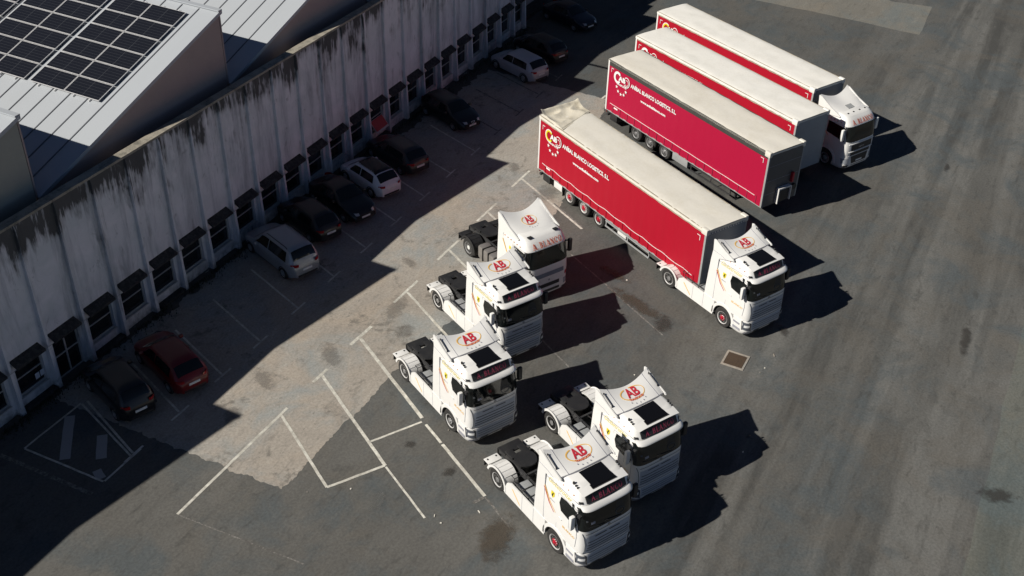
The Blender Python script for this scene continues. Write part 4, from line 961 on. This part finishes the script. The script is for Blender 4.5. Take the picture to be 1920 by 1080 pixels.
    for s in (-1, 1):
        for x in (3.01, 4.32, 5.63):
            obj('mudguard', arch(MB(), x, .49, .53, .55, s * .85, s * 1.25, radians(15), radians(165)), 'black_plastic', r)
        obj('mud_flap', MB().box(2.36, 2.38, s * .85, s * 1.24, .22, .85), 'black_plastic', r)
        obj('tail_lamp', MB().box(-.02, .0, s * .8, s * 1.15, .60, .72), 'lamp_red', r)
        obj('toolbox', MB().box(1.55, 2.3, s * .78, s * 1.24, .42, .86, .02) if gold else MB().box(6.35, 7.65, s * .78, s * 1.24, .38, .84, .02), 'white_plain' if gold else 'galv', r)
        obj('rear_locker', MB().box(.45, 1.1, s * .7, s * 1.2, .30, .82, .02), 'black_plastic', r)
        gd = MB()
        x0, x1 = (6.2, 9.8) if gold else (7.9, 11.2)
        gd.box(x0, x1, s * 1.19, s * 1.23, .68, .76).box(x0, x1, s * 1.19, s * 1.23, .36, .44)
        for x in (x0, (x0 + x1) / 2, x1 - .06): gd.box(x, x + .06, s * 1.15, s * 1.189, .36, .85)
        obj('side_guard', gd, 'galv' if gold else 'chassis', r)
        if gold: obj('pallet_box', MB().box(7.2, 7.9, s * .8, s * 1.185, .45, .80, .02), 'white_plain', r)
        up = .35 if not parked else 0
        lg = MB().box(11.05 if not parked else 11.1, 11.22, s * .62, s * .76, .12 + up, TB - .1).box(11.0, 11.3, s * .55, s * .83, .0 + up, .06 + up, .01)
        lg.cyl((11.1, s * .6, .6), (10.2, s * .5, .78), .03, 6)
        obj('landing_leg', lg, 'chassis', r)
    if parked:
        ft = MB().box(TL - .01, TL + .16, -.30, .62, .86, 1.66, .02)
        for q in ((-.62, -.34), ): pass
    return r
trA = trailer('red curtain trailer with cream roof hitched to the nearest tractor unit', (28.846, -10.835, 0), radians(-119.15), 'curtain_red', 'tarp_cream', 'slate_front', hub='red_hub', fold=True, gold=True)
trB = trailer('crimson trailer parked without a cab, dark grey end wall with red extinguisher box', (37.477, -11.232, 0), radians(-118.84), 'curtain_magenta', 'tarp_cream', 'grey_front', dark_edge=True, parked=True)
trC = trailer('red trailer with whitest roof, parked without a cab, pale grey end wall', (41.533, -11.329, 0), radians(-117.76), 'curtain_red', 'tarp_white', 'pale_front', parked=True)
trD = trailer('farthest red trailer, hitched to the tractor unit with the slatted grille', (45.915, -11.057, 0), radians(-117.45), 'curtain_red', 'tarp_white', 'slate_front', gold=True)
# extras on the parked trailer's end wall
b = MB().box(TL + .0, TL + .16, .60, .75, 1.95, 2.55, .04); obj('extinguisher_box', b, 'red_hub', trB)
b = MB().box(TL, TL + .22, -.34, -.28, .92, 1.85).box(TL, TL + .22, .56, .62, .95, 1.8).box(TL, TL + .22, -.28, .56, 1.76, 1.84)
obj('cabinet_frame', b, 'white_plain', trB)
obj('cabinet', MB().box(TL, TL + .14, -.27, .55, .95, 1.75, .02), 'black_plastic', trB)
obj('hose_reel', MB().cyl((TL, .93, 1.58), (TL + .12, .93, 1.58), .17, 16), 'black_plastic', trB)
# ---------------------------------------------------------------- cars
def car(kind, label, loc, rz, paint, L=4.1, W=1.75, H=1.45, roofmat=None, rails=False, front_out=False, plate=True):
    r = thing('parked_car', label, 'car', loc, rz, 'cars parked along the factory wall')
    h = L / 2; hw = W / 2
    if kind == 'sedan': prof = [(-h, .62), (-h + .08, .88), (-h + .35, .98), (-h + .75, 1.02), (-h + 1.35, H - .03), (-.3, H), (.35, H - .02), (1.05, 1.0), (h - .5, .86), (h - .15, .74), (h, .55)]
    elif kind == 'suv': prof = [(-h, .62), (-h + .05, .95), (-h + .12, 1.08), (-h + .42, H - .06), (-h + .8, H), (.2, H), (.5, H - .04), (1.15, 1.08), (h - .45, .95), (h - .12, .80), (h, .6)]
    else: prof = [(-h, .60), (-h + .05, .88), (-h + .14, 1.0), (-h + .55, H - .07), (-h + .95, H), (.15, H), (.45, H - .03), (1.1, .99), (h - .45, .86), (h - .12, .72), (h, .55)]
    belt = .93 if kind != 'suv' else 1.02
    def zt0(x):
        for a, b in zip(prof, prof[1:]):
            if x <= b[0]: t = (x - a[0]) / (b[0] - a[0]); t = max(0, min(1, t)); return a[1] + (b[1] - a[1]) * t
        return prof[-1][1]
    def zt(x): return sum(zt0(x + d) * w_ for d, w_ in ((-.16, .12), (-.08, .22), (0, .32), (.08, .22), (.16, .12)))
    def sec(x):
        z = zt(x); g = max(0., min(1., (z - belt) / (H - belt))); e = 1 - .30 * (max(0, abs(x) - (h - .7)) / .7) ** 2.4
        wd = hw * e; zb = min(belt, z - .03); wt = wd * (.93 - .24 * g)
        zlo = .24 if abs(x) < h - .2 else .30
        return [(0, z + .015), (wt * .55, z + .010), (wt * .88, z - .02), (wt, z - .065 - .01 * g), (wd * .955, zb + .0 - .001 if g > .02 else zb - .05), (wd, zb - .12), (wd * 1.0, zb - .3), (wd * .985, .38), (wd * .94, zlo)]
    xs = sorted(set([-h + .0] + [p[0] for p in prof] + [-h + L * i / 34 for i in range(35)]))
    mb = MB(); rings = []
    for x in xs:
        s_ = sec(x); rings.append([(x, y, z) for y, z in s_] + [(x, -y, z) for y, z in reversed(s_[1:])])
    mb.loft(rings); body = obj('body', mb, paint, r, angle=38)
    ix = {round(p[0], 4): i for i, p in enumerate(prof)}
    def strip(xa, xb, ja, jb, off, inset=.0, n=10, sides=(0,)):
        m = MB()
        for sg in sides or (0,):
            def fn(u, v, sg=sg):
                x = xa + (xb - xa) * u; s_ = sec(x)
                if sg == 0:
                    yy = (2 * v - 1) * s_[3][0] * (1 - inset); q = abs(yy)
                    for a, b in zip(s_[:4], s_[1:4]):
                        if q <= b[0] + 1e-6: t = (q - a[0]) / max(1e-6, b[0] - a[0]); z = a[1] + (b[1] - a[1]) * t; break
                    else: z = s_[3][1]
                    return (x + (off if xa > 0 else -off), yy, z + off)
                t = ja + (jb - ja) * v; k = int(min(7, t)); f = t - k; a, b = s_[k], s_[min(8, k + 1)]
                return (x, sg * (a[0] + (b[0] - a[0]) * f + off), a[1] + (b[1] - a[1]) * f + off * .3)
            m.grid(n, 6, fn)
        return m
    wsf = (prof[6][0] + .03, prof[7][0] - .04); wsr = (prof[2][0] + .07 if kind != 'sedan' else prof[3][0] + .05, prof[3][0] + .05 if kind != 'sedan' else prof[4][0] - .04)
    obj('windscreen', strip(wsf[0], wsf[1], 0, 3, .012, .06), 'glass_dark', body)
    obj('rear_window', strip(wsr[0], wsr[1], 0, 3, .012, .10), 'glass_dark', body)
    a, b = wsr[1] - .0, wsf[0] + .25
    for sg in (-1, 1):
        m = MB()
        def fn(u, v, sg=sg):
            x0 = a + .08 - (.0 if kind == 'suv' else .06) + (1 - v) * .12; x1 = b + .15 - (1 - v) * .42
            x = x0 + (x1 - x0) * u; s_ = sec(x); t = 3.12 + .80 * v; k = int(t); f = t - k; p, q = s_[k], s_[k + 1]
            return (x, sg * (p[0] + (q[0] - p[0]) * f + .010), p[1] + (q[1] - p[1]) * f)
        m.grid(12, 4, fn); o = obj('side_window', m, 'glass_dark', body)
        obj('window_pillar', MB().tube([(-.15, sg * (sec(-.15)[3][0] + .016), sec(-.15)[3][1] - .02), (-.2, sg * (sec(-.2)[4][0] + .016), sec(-.2)[4][1])], .022, 4), paint, o)
        mm = obj('door_mirror', MB().box(.62, .78, sg * (hw - .02), sg * (hw + .17), .93, 1.06, .04), paint, body)
        for x in (-h + .78, h - .82):
            obj('arch_liner', arch(MB(), x, .32, .33, .385, sg * (hw - .2), sg * (hw + .008), radians(-5), radians(185)), 'black_plastic', r)
            wheel(r, x, sg * (hw + .004), r=.325, wdt=.2, rim='steel', hub='steel', side=sg, hubr=.05)
        z = .80 if kind != 'suv' else .88
        obj('tail_light', MB().grid(4, 4, lambda u, v, sg=sg: (-h + .0 + .22 * (u ** 2) , sg * (hw * .50 + hw * .36 * u ** .8), z + (.14 if kind != 'suv' else .16) * v)), 'lamp_red', body)
        obj('headlight', MB().grid(4, 4, lambda u, v, sg=sg: (h + .012 - .32 * u ** 2 - .10 * v, sg * (hw * .44 + hw * .36 * u ** .8), .62 + .12 * v)), 'lamp_glass', body)
    if roofmat: obj('roof_panel', strip(prof[3][0] + .12, wsf[0] - .05, 0, 3, .012, .08), roofmat, body)
    if rails:
        for sg in (-1, 1): obj('roof_rail', MB().tube([(-h + .7, sg * hw * .66, H + .0), (-h + .8, sg * hw * .66, H + .05), (.1, sg * hw * .66, H + .05), (.2, sg * hw * .66, H)], .02), 'black_plastic', body)
    obj('rear_trim', MB().box(-h - .01, -h + .1, -hw * .6, hw * .6, .30, .42, .03), 'black_plastic', body); obj('front_trim', MB().box(h - .1, h + .01, -hw * .6, hw * .6, .28, .40, .03), 'black_plastic', body)
    obj('grille', MB().box(h - .06, h + .015, -.42, .42, .52, .62, .01), 'black_plastic', body)
    obj('number_plate', MB().box(-h - .025, -h + .03, -.26, .26, .60, .71), 'text_white', body, smooth=False)
    obj('front_plate', MB().box(h - .0, h + .03, -.26, .26, .42, .52), 'text_white', body, smooth=False)
    return r
def carpaint(name, col, metal=.0): dirty(name, col, .32, coat=.35, metal=metal, amount=.06, scale=2.5, dcol=(.05, .05, .05))
carpaint('car_black', (.010, .010, .011)); carpaint('car_navy', (.010, .012, .022)); carpaint('car_red', (.16, .004, .005)); carpaint('car_silver', (.36, .38, .40), .3)
carpaint('car_white', (.75, .75, .78)); carpaint('car_brown', (.020, .020, .022)); carpaint('car_pale', (.48, .47, .50), .2)
HI, HO = radians(69.5), radians(-110.5)
def at_end(x, y, L): return (x + .35 * (L / 2), y + .937 * (L / 2), 0)
car('suv', 'black hatchback nose to the wall at the left beside the hatched box', at_end(1.9, -4.55, 4.0), HI, 'car_black', 4.0, 1.72, 1.58)
car('hatch', 'dark red hatchback parked nose to the factory wall', at_end(4.3, -5.35, 4.2), HI, 'car_red', 4.2, 1.76, 1.44)
car('suv', 'grey silver estate with black roof rails parked nose to the wall', at_end(13.65, -4.55, 4.6), HI, 'car_silver', 4.6, 1.9, 1.66, rails=True)
car('hatch', 'black car with white plate between the grey estate and a black saloon', at_end(16.85, -3.75, 4.1), HI, 'car_black', 4.1, 1.75, 1.46)
car('sedan', 'black saloon backed to the wall with chrome grille facing out, left of the white hatchback', at_end(19.3, -4.25, 4.4), HO, 'car_black', 4.4, 1.8, 1.44)
car('hatch', 'white hatchback with black roof panel parked nose to the wall', at_end(22.1, -4.1, 3.95), HI, 'car_white', 3.95, 1.74, 1.46, roofmat='skylight')
car('hatch', 'dark grey brown hatchback immediately right of the white hatchback', at_end(25.0, -4.2, 4.3), HI, 'car_brown', 4.3, 1.78, 1.46)
c8 = car('hatch', 'black car with V shaped chrome grille facing out, alone below the factory wall', at_end(31.1, -4.2, 4.2), HO, 'car_black', 4.2, 1.78, 1.44)
car('hatch', 'pale silver hatchback with bluish roof near the far end of the wall', at_end(39.2, -4.9, 4.3), HI, 'car_pale', 4.3, 1.82, 1.48)
car('hatch', 'black car right behind the pale silver hatchback', at_end(42.4, -4.85, 4.2), HI, 'car_black', 4.2, 1.78, 1.46)
car('sedan', 'dark navy car facing out, farthest along the wall beyond its corner', at_end(48.5, -4.3, 4.4), HO, 'car_navy', 4.4, 1.8, 1.44)
obj('shield_grille', MB().tube([(2.13, -.13, .72), (2.15, 0, .46), (2.13, .13, .72), (2.13, -.13, .72)], .016, 5), 'chrome', c8)
